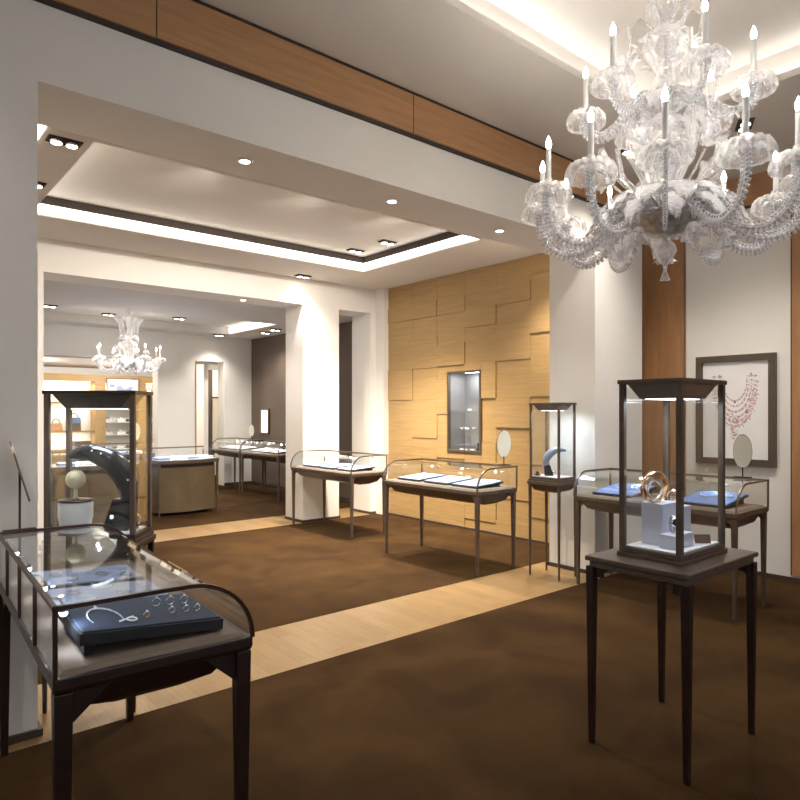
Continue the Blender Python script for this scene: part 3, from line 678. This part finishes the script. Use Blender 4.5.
MB().box(-.038,-.003,0,.038,.003,.042,Tc).build('card', 'brownlea', sg)
lt = MB()
for i in range(7): lt.box(-.022+i*.0065, -.0036, .024, -.018+i*.0065, -.0031, .029, Tc)
lt.box(-.016,-.0036,.013,.016,-.0031,.015,Tc); lt.build('lettering', 'deck', sg)
# horn-shaped black necklace stands
def horn(label, loc, rz, s=1.0, flip=1, body='black', bx=True):
    t = thing('necklace_stand', label, 'display stand', loc, rz)
    pts = []; rad = []
    for i in range(15):
        a = math.radians(-20 + 130*i/14); R = .17*s
        pts.append((flip*(-.08*s + R*math.cos(a)), 0, .12*s + R*math.sin(a)*1.05)); rad.append(s*(.042*math.sin(PI*(.12+.80*i/14))+.004))
    MB().tube(pts, rad, 14).build('horn', body, t)
    MB().frust((flip*.05*s-.05*s,-.045*s,flip*.05*s+.05*s,.045*s), 0, (flip*.07*s-.035*s,-.03*s,flip*.07*s+.035*s,.03*s), .12*s).build('base', 'black', t, bevel=.004)
    g = MB()
    for i in range(1, 9):
        a = math.radians(-10+11*i); R = .212*s
        g.ball((flip*(-.08*s+(R-.02*s)*math.cos(a)), -.036*s, .12*s+(R-.02*s)*math.sin(a)), .004*s, 6, 4)
    g.build('stones', 'gem', t)
    return t
horn('large black horn-shaped necklace stand set with stones in the left showcase', (mid.x+.03, mid.y-.01, .951), ang, 1.42, 1)
bs = thing('ball_stand', 'cream leather ball display on a white riser in the left showcase', 'display stand', (mid.x-.105, mid.y+.075, .951), ang)
MB().lathe([(.0001,0),(.075,0),(.082,.05),(.088,.075),(.088,.15),(.08,.158),(.0001,.158)], 28).build('riser', 'white', bs, bevel=0)
MB().lathe([(.088,.158),(.092,.162),(.088,.168),(.0001,.17)], 28).build('rim', 'darkmetal', bs)
MB().lathe([(.0001,.17),(.02,.17),(.010,.185),(.010,.23),(.0001,.235)], 14).ball((0,0,.278), .052, 22, 14).build('ball', 'cream', bs)
wt2 = thing('desk_clock', 'small round dark dial in a silver ring inside the left showcase', 'watch', (mid.x+.165, mid.y-.085, .951), ang)
MB().torus((0,0,.05), .026, .005, ax='y').build('bezel', 'silver', wt2)
MB().box(-.01,-.02,0,.01,.02,.025).build('foot', 'black', wt2)
horn('grey-blue horn-shaped necklace stand on a black block in the slim right showcase', (5.245, 3.86, .976), -.91, .86, -1, 'greyhorn')
tag(MB().box(5.125, 3.95, .976, 5.16, 4.0, .99).ball((5.142, 3.975, 1.0), .018).build('brooch', 'black', None), 'small black brooch at the left of the slim right showcase', 'brooch')
tag(MB().ball((5.30, 3.90, .998), .02, 10, 8).torus((5.30, 3.90, .985), .025, .005).build('ring_holder', 'silver'), 'small silver ring holder at the right of the slim right showcase', 'display stand')

# ================================================================== PICTURE, NICHE, WALL PIECES
fr = thing('framed_drawing', 'framed drawing of a pink jewelled necklace in a wide dark frame on the right wall', 'picture', (XR-.001, 2.79, 1.065), 0)
fy, fz, fw = .385, 1.11, .066
MB().box(-.05,-fy,0,0,fy,fw).box(-.05,-fy,fz-fw,0,fy,fz).box(-.05,-fy,fw,0,-fy+fw,fz-fw).box(-.05,fy-fw,fw,0,fy,fz-fw).build('frame', 'frame', fr, bevel=.003)
MB().box(-.022,-fy+fw,fw,-.004,fy-fw,fz-fw).build('paper', 'paper', fr)
def bead(mb, y, z, r, x=-.0225):
    n = 8; mb.add([(x-.0012, y, z)]+[(x, y+r*math.cos(2*PI*i/n), z+r*math.sin(2*PI*i/n)) for i in range(n)], [(0, (i+1)%n+1, i+1) for i in range(n)])
pk = MB(); gy = MB(); pw_ = MB()
cz = .775
for k, (w_, d_, r_) in enumerate(((.12, .22, .007), (.14, .27, .007), (.165, .32, .009), (.185, .37, .008), (.20, .41, .009), (.215, .45, .009))):
    for i in range(46):
        a = PI*i/45; y = w_*math.cos(a); z = cz+.12 - 1.12*d_*math.sin(a)**.8
        (pk if (i*3+k) % 4 else gy).__class__
        bead(pw_ if (i+k) % 3 == 0 else pk, y*(1-.05*random.random()), z, r_*(.7+.8*random.random()))
for i in range(170):
    a = PI*(.05+.9*random.random()); q = .17+.07*random.random(); bead(pw_ if i % 3 else pk, q*math.cos(a), cz+.06-.42*math.sin(a)*(.75+.4*random.random()), .005+.006*random.random())
for i in range(60): bead(pk if i % 2 else pw_, random.gauss(0, .026), cz-.30-.22*random.random(), .005+.008*random.random())
for (y, z, r) in ((0, cz-.14, .014), (-.115, cz-.24, .013), (-.12, cz-.22, .010), (.15, cz+.13, .010), (-.155, cz+.14, .010), (.145, cz+.11, .007), (-.165, cz+.12, .007), (0, cz-.45, .006), (0, cz-.48, .008)): bead(gy, y, z, r)
gy.torus((-.0225, 0, cz-.33), .022, .004, ax='x', n=20, k=5, squash=.3)
pk.build('necklace_drawing', 'ink', fr); pw_.build('pale_wash', 'palepink', fr); gy.build('dark_stones', 'greyink', fr)
# wall niche
nt = thing('display_niche', 'recessed wall display with dark frame, glass shelves and jewels in the veneer wall', 'display niche', (6.4, (NY0+NY1)/2, NZ0), 0)
h = (NY1-NY0)/2; H = NZ1-NZ0; fwn = .03
MB().box(-.03,-h,0,.02,h,fwn).box(-.03,-h,H-fwn,.02,h,H).box(-.03,-h,fwn,.02,-h+fwn,H-fwn).box(-.03,h-fwn,fwn,.02,h,H-fwn).build('frame', 'frame', nt, bevel=.002)
MB().box(.33,-h,0,.345,h,H).box(.021,-h,0,.33,-h+.012,H).box(.021,h-.012,0,.33,h,H).box(.021,-h+.012,0,.33,h-.012,.012).box(.021,-h+.012,H-.012,.33,h-.012,H).build('lining', 'nichegrey', nt)
for z in (.30, .56): MB().box(.05,-h+.015,z,.32,h-.015,z+.008).build('glass_shelf', 'pane', nt)
MB().box(-.004,-h+fwn,fwn,0,h-fwn,H-fwn).build('glass_pane', 'pane', nt)
MB().box(.08,-.12,H-.02,.16,.12,H-.0125).build('light_panel', 'led', nt)
light('niche_light', 'AREA', 1.6, (1,.97,.95), nt, (.15,0,H-.04), size=(.2,.4))
NL = Vector(nt.location)
k = 0
for z, lay in ((.013, [(-.2,'silver'),(-.1,'black'),(0,'gem'),(.1,'silver'),(.2,'gem')]), (.309, [(-.18,'gem'),(-.04,'silver'),(.1,'gem'),(.2,'silver')]), (.569, [(-.15,'black'),(.05,'gem')])):
    for (y, mt) in lay:
        lv = {.013: 'bottom', .309: 'middle', .569: 'top'}[z]
        if mt == 'black':
            tag(MB().lathe([(.0001,0),(.04,0),(.035,.02),(.012,.05),(.02,.09),(.03,.10),(.0001,.11)], 16).build('bust', 'black', loc=(NL.x+.17, NL.y+y, NL.z+z)), 'black bust on the %s shelf of the wall niche' % lv, 'display stand', 'busts in the wall niche')
        else:
            b_ = MB(); b_.lathe([(.0001,0),(.03,0),(.03,.012),(.0001,.014)], 14); [b_.ball((.02*math.cos(q), .026*math.sin(q), .02), .006, 6, 4) for q in (0,.8,1.6,2.4,3.2,4,4.8,5.6)]
            tag(b_.build('jewel_set', mt, loc=(NL.x+.15, NL.y+y, NL.z+z)), '%s jewel set on the %s shelf of the wall niche, %s' % ('polished silver' if mt == 'silver' else 'sparkling diamond', lv, {-.2:'far right',-.18:'far right',-.04:'middle',0:'middle',.05:'left of the bust',.1:'left of centre',.2:'far left'}[y]), 'jewellery', 'jewels in the wall niche')
# lit frame on the dark wall
lf = thing('lit_wall_frame', 'small glowing white framed panel on the dark brown far wall', 'wall light', (6.799, 12.5, 1.13), 0)
MB().box(-.04,-.19,0,0,.19,.03).box(-.04,-.19,.51,0,.19,.54).box(-.04,-.19,.03,0,-.15,.51).box(-.04,.15,.03,0,.19,.51).build('frame', 'metal', lf)
MB().box(-.02,-.15,.03,-.005,.15,.51).build('panel', 'sconceglow', lf)
# floor mirror beyond the doorway
fm_ = thing('floor_mirror', 'tall standing mirror in a dark frame seen in the far doorway', 'mirror', (6.38, 14.0, 0), -.25)
MB().box(-.15,-.02,.12,-.11,.02,1.95).box(.11,-.02,.12,.15,.02,1.95).box(-.11,-.02,1.91,.11,.02,1.95).box(-.11,-.02,.12,.11,.02,.16).box(-.15,-.15,0,-.12,.15,.12).box(.12,-.15,0,.15,.15,.12).build('frame', 'frame', fm_)
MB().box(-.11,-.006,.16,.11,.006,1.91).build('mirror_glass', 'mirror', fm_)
def flush_lamp(label, loc, e):
    t = thing('flush_ceiling_lamp', label, 'ceiling light', loc, 0)
    MB().lathe([(.09,-.001),(.09,-.03),(.08,-.035)], 24).build('rim', 'white', t); MB().lathe([(.08,-.034),(.05,-.045),(.0001,-.05)], 24).build('diffuser', 'lamp', t)
    light('lamp_light', 'POINT', e, NEUT, t, (0,0,-.12), size=.08)
flush_lamp('round ceiling lamp in the passage beyond the far doorway', (7.2, 14.2, 2.64), 25)
flush_lamp('added fill lamp before the shelving, hidden behind the header', (4.6, 14.4, 2.64), 45)  # unseen lamp added to brighten the shelving alcove
flush_lamp('added fill lamp before the shelving near the left wall', (2.6, 14.4, 2.64), 45)  # second added lamp for the same alcove

# ================================================================== FAR ROOM FURNITURE
def bow_counter(label, loc, rz, L, D=.6):
    t = thing('bow_front_counter', label, 'counter', loc, rz, 'bow-fronted counters of the far room')
    def outline(hx, y0, yb, bulge, n=12):
        return [(-hx, yb)] + [(-hx+2*hx*i/n, y0 - bulge*math.sin(PI*i/n)) for i in range(n+1)] + [(hx, yb)]
    hx = L/2
    MB().prism(outline(hx, -D/2+.05, D/2, .10)[::1], .80, .855).build('deck', 'bronze', t, bevel=.003)
    MB().prism(outline(hx-.06, -D/2+.10, D/2-.04, .08), .74, .80).build('apron', 'dark', t)
    MB().prism(outline(hx-.05, -D/2+.10, D/2-.06, .10), .05, .74).build('panel_body', 'counterfront', t)
    for a in (-1,1):
        for y in (-D/2+.06, D/2-.03): MB().frust((a*(hx-.03)-.01,y-.01,a*(hx-.03)+.01,y+.01), 0, (a*(hx-.03)-.016,y-.016,a*(hx-.03)+.016,y+.016), .80).build('leg', 'bronze', t)
    MB().prism(outline(hx-.01, -D/2+.06, D/2-.01, .10), .862, 1.02).build('glass_hood', 'pane', t)
    MB().box(-hx, D/2-.015, .855, -hx+.012, D/2, 1.03).box(hx-.012, D/2-.015, .855, hx, D/2, 1.03).box(-hx, D/2-.015, 1.02, hx, D/2, 1.032).build('frame', 'metal', t)
    MB().prism(outline(hx-.03, -D/2+.08, D/2-.03, .09), .855, .861).build('deck_lining', 'white', t)
    light('case_light', 'AREA', 5.0, COOL, t, (0, 0, 1.0), size=(L*.8, .2))
    return t
c1 = bow_counter('bow-fronted bronze counter with glass top right of the left showcase', (4.02, 10.12, 0), .06, 1.02)
c2 = bow_counter('bow-fronted bronze counter seen through the left showcase', (2.62, 9.85, 0), -.05, 1.15)
c3 = bow_counter('bow-fronted counter further back, in front of the shelving', (3.55, 12.1, 0), 0.0, 1.3)
for c, nm, n in ((c1, 'right bow-fronted counter', 4), (c2, 'left bow-fronted counter', 4), (c3, 'rear bow-fronted counter', 4)):
    for i in range(n):
        x = -.36 + .24*i
        p = in_case(c, x, -.02, .8625)
        pd = MB().box(-.10,-.13,0,.10,.13,.03); [pd.ball((.05*math.cos(q), .05*math.sin(q), .035), .008, 6, 4) for q in (0, .9, 1.8, 2.7, 3.6, 4.5, 5.4)]
        tag(pd.build('jewellery_tray', 'white' if i % 2 else 'paleblue', loc=p, rot=(0,0,c.rotation_euler.z)), '%s jewellery tray, %s from the left in the %s' % ('white' if i % 2 else 'pale blue', ('first', 'second', 'third', 'fourth')[i], nm), 'jewellery tray', 'trays in the bow-fronted counters')
# shelving
YS = 15.9
sh = thing('wall_shelving', 'honey-coloured wooden wall shelving with lit compartments at the far left', 'shelving', (4.2, YS, 0), 0)
def sx(x): return x-4.2
fm = MB()
for (x0, x1, zt_) in ((2.4, 2.5, 2.46), (4.27, 4.50, 2.299), (5.25, 5.42, 2.299), (5.70, 5.81, 2.46)): fm.box(sx(x0), 0, 0, sx(x1), .42, zt_)
fm.box(sx(2.5), 0, 2.30, sx(5.70), .42, 2.46)
for (x0, x1) in ((2.5, 4.27), (4.5, 5.25), (5.42, 5.70)):
    fm.box(sx(x0), .40, 0, sx(x1), .42, 2.30)
fm.build('carcass', 'gold_wood', sh)
MB().box(sx(2.5), .385, .75, sx(4.27), .399, 2.29).box(sx(4.5), .385, .75, sx(5.25), .399, 2.29).box(sx(5.42), .385, .75, sx(5.70), .399, 2.29).build('back_panel', 'paper', sh)
for z in (.72, 1.14, 1.80):
    MB().box(sx(2.5), .02, z, sx(4.27), .38, z+.03).build('shelf', 'gold_wood', sh)
for z in (.72, 1.05, 1.35, 1.65, 1.95):
    MB().box(sx(5.42), .02, z, sx(5.70), .38, z+.02).build('shelf', 'gold_wood', sh)
    MB().box(sx(4.5), .05, z, sx(5.25), .38, z+.012).build('glass_shelf', 'white', sh)
MB().box(sx(2.5), .01, 0, sx(4.27), .39, .72).build('cupboard_door', 'gold_wood', sh); MB().box(sx(4.5), .01, 0, sx(5.25), .39, .72).build('cupboard_door', 'gold_wood', sh)
for x0, x1 in ((2.6, 4.2), (4.55, 5.2), (5.45, 5.68)):
    MB().box(sx(x0), .1, 2.285, sx(x1), .14, 2.299).build('light_strip', 'shelfglow', sh)
    light('shelf_light', 'AREA', 6*(x1-x0), WARM, sh, (sx((x0+x1)/2), .13, 2.27), rot=(.25,0,0), size=(x1-x0, .1))
light('shelf_light', 'AREA', 5, WARM, sh, (sx(3.4), .13, 1.785), rot=(.25,0,0), size=(1.6, .1))
light('shelf_light', 'AREA', 5, WARM, sh, (sx(3.4), .13, 1.125), rot=(.25,0,0), size=(1.6, .1))
pf_ = thing('framed_picture', 'dark-framed pale blue picture hung in the shelving middle bay', 'picture', (4.875, YS-.03, 2.0), 0)
MB().box(-.37,-.02,-.02,.37,.01,.0).box(-.37,-.02,.37,.37,.01,.39).box(-.37,-.02,0,-.35,.01,.37).box(.35,-.02,0,.37,.01,.37).build('frame', 'frame', pf_)
MB().box(-.35,-.01,0,.35,0,.37).build('picture', 'paper', pf_)
bb = MB(); [bb.ball((random.uniform(-.25,.25), -.01, random.uniform(.05,.22)), random.uniform(.02,.05), 8, 5, (1.6,.05,1)) for i in range(16)]; bb.build('blue_shapes', 'paleblue', pf_)
def handbag(label, loc, w, h, body, top=None, d=.14):
    t = thing('handbag', label, 'handbag', loc, 0)
    MB().frust((-w/2,-d/2,w/2,d/2), 0, (-w/2*.86,-d/2*.6,w/2*.86,d/2*.6), h).build('body', body, t, bevel=.012)
    if top: MB().frust((-w/2*.98,-d/2*.9,w/2*.98,d/2*.9), h*.55, (-w/2*.9,-d/2*.72,w/2*.9,d/2*.72), h*1.02).build('flap', top, t, bevel=.01)
    pts = [(w*.3*math.cos(PI*i/12), 0, h*.98+w*.38*math.sin(PI*i/12)) for i in range(13)]
    MB().tube(pts, .012, 8).build('handle', 'brownlea', t)
handbag('blue and brown handbag on the middle shelf of the left bay', (3.87, YS+.2, 1.171), .28, .30, 'brownlea', 'bluelea')
handbag('tan leather handbag on the middle shelf left of the blue one', (3.5, YS+.2, 1.171), .26, .18, 'tan')
handbag('small tan handbag at the far left of the middle shelf', (3.12, YS+.2, 1.171), .20, .18, 'tan')
handbag('dark handbag on the upper shelf beside the left pier', (3.15, YS+.2, 1.831), .24, .24, 'brownlea')
handbag('white handbag with dark round handles in the narrow right bay', (5.56, YS+.2, 1.971), .24, .12, 'white', 'pinklea')
tag(MB().box(3.85, YS+.05, .751, 4.2, YS+.3, .93).build('jewellery_box', 'brownlea', bevel=.01), 'brown leather jewellery box on the lower shelf', 'box')
for k, x in enumerate((3.05, 3.3, 3.55)):
    tag(MB().lathe([(.0001,0),(.05,0),(.045,.02),(.015,.06),(.05,.12),(.04,.15),(.0001,.16)], 14).build('bust', 'white' if k else 'silver', loc=(x, YS+.18, .751)), '%s display bust on the lower shelf, %s' % ('silver' if k == 0 else 'white', ('nearest the pier', 'middle', 'rightmost')[k]), 'display stand', 'busts on the lower shelf')
k = 0
for z in (.741, 1.071, 1.371, 1.671):
    for x in (5.49, 5.62):
        lv = {.741: 'lowest', 1.071: 'second', 1.371: 'third', 1.671: 'fourth'}[z]
        tag(MB().box(-.045,-.05,0,.045,.05,.05).ball((0,0,.08), .035, 8, 6).build('perfume_bottle', ('brownlea', 'silver', 'white', 'gold')[k % 4], loc=(x, YS+.15, z)), '%s bottle on the %s shelf of the narrow bay, %s' % (('brown','silver','white','gold')[k % 4], lv, 'left' if x < 5.55 else 'right'), 'bottle', 'bottles in the narrow bay'); k += 1
for z in (.733, 1.063, 1.363, 1.663):
    for x in (4.62, 4.88, 5.12):
        lv = {.733: 'lowest', 1.063: 'second', 1.363: 'third', 1.663: 'fourth'}[z]
        tag(MB().box(-.08,-.06,0,.08,.06,.07).ball((0,0,.09), .03, 8, 6).build('watch_box', ('white', 'deck', 'silver')[k % 3], loc=(x, YS+.2, z)), '%s watch box on the %s shelf of the middle bay, %s' % (('white','beige','silver')[k % 3], lv, {4.62:'left', 4.88:'middle', 5.12:'right'}[x]), 'box', 'boxes in the middle bay'); k += 1
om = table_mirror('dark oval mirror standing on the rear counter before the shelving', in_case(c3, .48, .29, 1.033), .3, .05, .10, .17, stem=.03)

# ================================================================== CHANDELIERS
def wavy(path, r, k=3, spikes=True, sz=.012, every=2):
    mb = MB().tube(path, r, 8)
    return mb
def leaf(mb, base, ang_, R0, L, W, rise, curl, n=12, ruff=7):
    """frosted ruffled leaf radiating from the axis: base z, length L, with a drooping tip"""
    vs = []; m = 8; u = Vector((math.cos(ang_), math.sin(ang_), 0)); s = Vector((-math.sin(ang_), math.cos(ang_), 0))
    for i in range(n+1):
        t = i/n; r = R0 + L*t*(1-.12*t); z = base + rise*math.sin(PI*.62*t) - curl*t*t*t
        w = W*math.sin(PI*(.12+.83*t))**.8
        for j in range(m+1):
            q = -1+2*j/m; rf = (.22*W*math.cos(ruff*PI*t*2+j*1.3)*abs(q)) ; jag = 1+.18*math.cos(n*2.2*t*PI+1)*abs(q)
            vs.append(u*(r + rf*.5) + s*(w*q*jag) + Vector((0,0,z - .35*w*q*q + rf)))
    fs = [(i*(m+1)+j, i*(m+1)+j+1, (i+1)*(m+1)+j+1, (i+1)*(m+1)+j) for i in range(n) for j in range(m)]
    mb.add(vs, fs, True)
def flower(mb, c, R, axis=(0,0,1), petals=6):
    ax = Vector(axis).normalized(); mt = Matrix.Translation(c) @ ax.to_track_quat('Z','Y').to_matrix().to_4x4()
    mb.lathe([(.12*R,-.5*R),(.35*R,-.35*R),(.5*R,0),(.7*R,.35*R),(1.0*R,.55*R)], 30, mat=mt, scallop=petals, amp=.16, sfrom=2, lift=.08*R)
    mb.lathe([(.001,-.1*R),(.18*R,0),(.10*R,.35*R),(.22*R,.55*R),(.001,.62*R)], 10, mat=mt)
def chandelier(label, loc, scale, n_low, ph, n_up, ph2, zc, top, power, detail=True, name='chandelier', trumpets=0):
    """local z=0 is the rim of the bowl"""
    t = thing(name, label, 'chandelier', loc, 0, None, scale)
    MB().lathe([(.185,.0),(.178,-.010),(.15,-.036),(.11,-.066),(.06,-.092),(.03,-.104),(.0001,-.106)], 40).lathe([(.185,0),(.17,.004),(.10,.01),(.0001,.012)], 40).build('bowl', 'oldsilver', t)
    MB().lathe([(.20,.008),(.205,-.004),(.188,-.014),(.183,-.002),(.20,.008)], 48, scallop=24, amp=.02).lathe([(.03,-.098),(.02,-.115),(.05,-.14),(.058,-.175),(.035,-.215),(.012,-.245),(.008,-.275),(.022,-.315),(.026,-.325),(.0001,-.33)], 24).build('pendant', 'crystal', t)
    # central column
    col = MB().lathe([(.10,.012),(.13,.06),(.085,.12),(.075,.18),(.11,.27),(.155,.36),(.165,.42),(.15,.47),(.10,.51),(.055,.535),(.05,.55)], 36, scallop=12, amp=.05)
    col.build('vase', 'crystal', t)
    MB().lathe([(.05,.545),(.065,.56),(.065,.60),(.05,.615)], 24).build('collar', 'oldsilver', t)
    c2_ = MB().lathe([(.05,.61),(.09,.65),(.065,.70),(.045,.76),(.06,.80),(.10,.86),(.115,.91),(.10,.96),(.05,1.0),(.035,1.05),(.07,1.10),(.08,1.14),(.045,1.2),(.03,1.26)], 30, scallop=10, amp=.05)
    c2_.lathe([(.03,1.24),(.09,1.27),(.12,1.30),(.085,1.28),(.03,1.26)], 30, scallop=6, amp=.12)
    c2_.build('upper_column', 'crystal', t)
    MB().tube([(0,0,1.24),(0,0,top-.05)], .012, 8).lathe([(.075,top-.002),(.075,top-.02),(.03,top-.05),(.0001,top-.055)], 24).build('hanging_rod', 'silver', t)
    MB().tube([(0,0,.01),(0,0,1.25)], .010, 8).build('core_rod', 'silver', t)
    parts = []
    def arm(a, tier, rr=1.0, dz=0.0):
        u = Vector((math.cos(a), math.sin(a), 0))
        if tier == 0:
            ctrl = [(.10,.03),(.16,.06),(.24,.02),(.34,-.08),(.44,-.14),(.54,-.145),(.62,-.10),(.665,-.02),(.675,.06),(.67,.115)]
        else:
            ctrl = [(.05,.55),(.11,.61),(.18,.59),(.25,.525),(.32,.49),(.385,.515),(.41,.57),(.41,.62)]
        ctrl = [(r*rr, z+dz*(r/.67)) for r, z in ctrl]
        # smooth (Catmull-Rom)
        pts = []
        for i in range(len(ctrl)-1):
            p0 = ctrl[max(0,i-1)]; p1 = ctrl[i]; p2 = ctrl[i+1]; p3 = ctrl[min(len(ctrl)-1,i+2)]
            for k_ in range(4):
                s = k_/4; f = lambda q: .5*((2*p1[q])+(-p0[q]+p2[q])*s+(2*p0[q]-5*p1[q]+4*p2[q]-p3[q])*s*s+(-p0[q]+3*p1[q]-3*p2[q]+p3[q])*s**3)
                pts.append((f(0), f(1)))
        pts.append(ctrl[-1])
        P3 = [u*r + Vector((0,0,z)) for r, z in pts]
        mb = MB().tube(P3, .0115 if tier == 0 else .010, 8)
        o = mb.build('arm', 'crystal', t)
        # ruffled edging twisting along the arm
        sp = MB(); side = Vector((-u.y, u.x, 0))
        lo = 6 if tier == 0 else 4
        for i in range(lo, len(P3)-1):
            tg = (P3[i+1]-P3[i-1]).normalized(); nr = side.cross(tg).normalized()
            for sg_ in (-1, 1):
                d = nr*sg_; tip = P3[i] + d*(.030 if sg_ > 0 else .022) ; w_ = tg*.012
                sp.add([P3[i]-w_+side*.006, P3[i]+w_+side*.006, P3[i]+w_-side*.006, P3[i]-w_-side*.006, tip+tg*.004+side*.01, tip-tg*.004-side*.01], [(0,1,4),(1,2,4),(2,5,4),(2,3,5),(3,0,5),(0,4,5)], True)
            sp.ball(P3[i] - nr*.024, .010, 7, 5); sp.ball(P3[i] + nr*.026, .008, 6, 4)
        sp.build('ruffle', 'frost', o)
        end = P3[-1]
        # bobeche: drooping scalloped dish, candle cup
        k_ = .88 if tier == 0 else .78
        bo = MB().lathe([(.012,-.035),(.03,-.02),(.022,0),(.045,.022),(.08*k_,.030),(.112*k_,.018),(.130*k_,-.010),(.136*k_,-.040),(.128*k_,-.050)], 60, c=end, scallop=15, amp=.035, sfrom=4, lift=.004)
        bo.lathe([(.014,.0),(.026,.03),(.022,.06),(.016,.062)], 14, c=end)
        bo.build('bobeche', 'crystal', o)
        MB().tube([end+Vector((0,0,.03)), end+Vector((0,0,.215))], .0135, 12).build('candle', 'wax', o)
        MB().lathe([(.0001,.215),(.010,.222),(.0145,.238),(.012,.255),(.005,.274),(.0001,.285)], 12, c=end).build('bulb', 'flame', o)
        light('candle_light', 'POINT', power, (1.0,.93,.84), t, end+Vector((0,0,.25)), size=.015)
    for i in range(n_low): arm(ph + 2*PI*i/n_low, 0, .955, 0.0)
    for i in range(n_up): arm(ph2 + 2*PI*i/n_up, 1)
    # leaves
    lf_ = []
    for i in range(n_low):
        mb = MB(); leaf(mb, .05, ph + 2*PI*(i+.5)/n_low, .10, .30, .075, .10, .16); mb.build('leaf', 'frost', t, solid=.003)
    for i in range(n_low):
        mb = MB(); leaf(mb, .02, ph + 2*PI*i/n_low+.12, .12, .34, .06, .07, .20); mb.build('leaf', 'frost', t, solid=.003)
    for i in range(8 if detail else 5):
        a = 2*PI*(i+.3)/(8 if detail else 5); mb = MB(); leaf(mb, .56, a, .05, .20, .055, .10, .16); mb.build('leaf', 'frost', t, solid=.003)
    # flowers on stems, drooping blossoms below
    nf = 7 if detail else 5
    for i in range(nf):
        a = ph + 2*PI*(i+.5)/nf + .2; u = Vector((math.cos(a), math.sin(a), 0))
        mb = MB().tube([u*.12+Vector((0,0,.10)), u*.22+Vector((0,0,.17)), u*.30+Vector((0,0,.25))], .007, 6)
        flower(mb, u*.33+Vector((0,0,.29)), .075, u+Vector((0,0,.5)), 6); mb.build('flower', 'crystal', t)
    for i in range(nf):
        a = ph + 2*PI*i/nf + .45; u = Vector((math.cos(a), math.sin(a), 0))
        mb = MB().tube([u*.17+Vector((0,0,-.0)), u*.24+Vector((0,0,.01)), u*.29+Vector((0,0,-.04)), u*.29+Vector((0,0,-.08))], .007, 6)
        flower(mb, u*.29+Vector((0,0,-.13)), .065, u*.35+Vector((0,0,-1)), 6); mb.build('flower', 'frost', t)
    if detail:
        # slender S-shaped sprays and a high crown of curls
        for i in range(6):
            a = ph + 2*PI*(i+.1)/6; u = Vector((math.cos(a), math.sin(a), 0))
            pp = [u*r+Vector((0,0,z)) for r, z in ((.10,.52),(.16,.56),(.20,.50),(.19,.42),(.155,.40),(.16,.36))]
            MB().tube(pp, [.010,.010,.009,.008,.007,.004], 8).build('scroll', 'crystal', t)
        for i in range(5):
            a = ph + 2*PI*(i+.4)/5; u = Vector((math.cos(a), math.sin(a), 0))
            pp = [u*r+Vector((0,0,z)) for r, z in ((.12,.14),(.24,.28),(.27,.42),(.24,.56),(.26,.72),(.25,.86))]
            mb = MB().tube(pp, [.013,.013,.012,.011,.009,.004], 8)
            for q in range(1, 5):
                for s_ in (-1, 1): mb.ball(pp[q]+Vector((-u.y,u.x,0))*.017*s_+Vector((0,0,.012)), .008, 6, 4, (1,1,1.6))
            flower(mb, pp[4]+Vector((0,0,.02)), .06, (0,0,1), 5); mb.build('spray', 'crystal', t)
        for i in range(6):
            a = 2*PI*i/6; u = Vector((math.cos(a), math.sin(a), 0))
            pp = [u*r+Vector((0,0,z)) for r, z in ((.05,1.0),(.13,1.08),(.18,1.04),(.17,.95),(.14,.93))]
            mb = MB().tube(pp, [.010,.010,.009,.008,.005], 8); flower(mb, u*.16+Vector((0,0,.90)), .045, -Vector((0,0,1))+u*.3, 5); mb.build('crown_curl', 'crystal', t)
    for i in range(trumpets):
        a = 2*PI*i/trumpets + .3; u = Vector((math.cos(a), math.sin(a), 0))
        mb = MB().lathe([(.02,0),(.05,.08),(.06,.2),(.08,.32),(.16,.42),(.17,.43)], 24, c=u*.16+Vector((0,0,.55))); mb.build('trumpet', 'frost', t)
    return t
CH = (3.27, 1.695)
chandelier('large ornate clear blown-glass chandelier with lit candle bulbs, upper right foreground', (CH[0], CH[1], 2.62), 1.0, 12, math.radians(207.4), 6, math.radians(232), 0, 4.22-2.62, 9.0)
chandelier('small white glass chandelier with lit candle bulbs in the far room', (3.63, 11.48, 2.42), .80, 8, .2, 0, 0, 0, (3.36-2.42)/.8, 2.5, detail=False, trumpets=3)
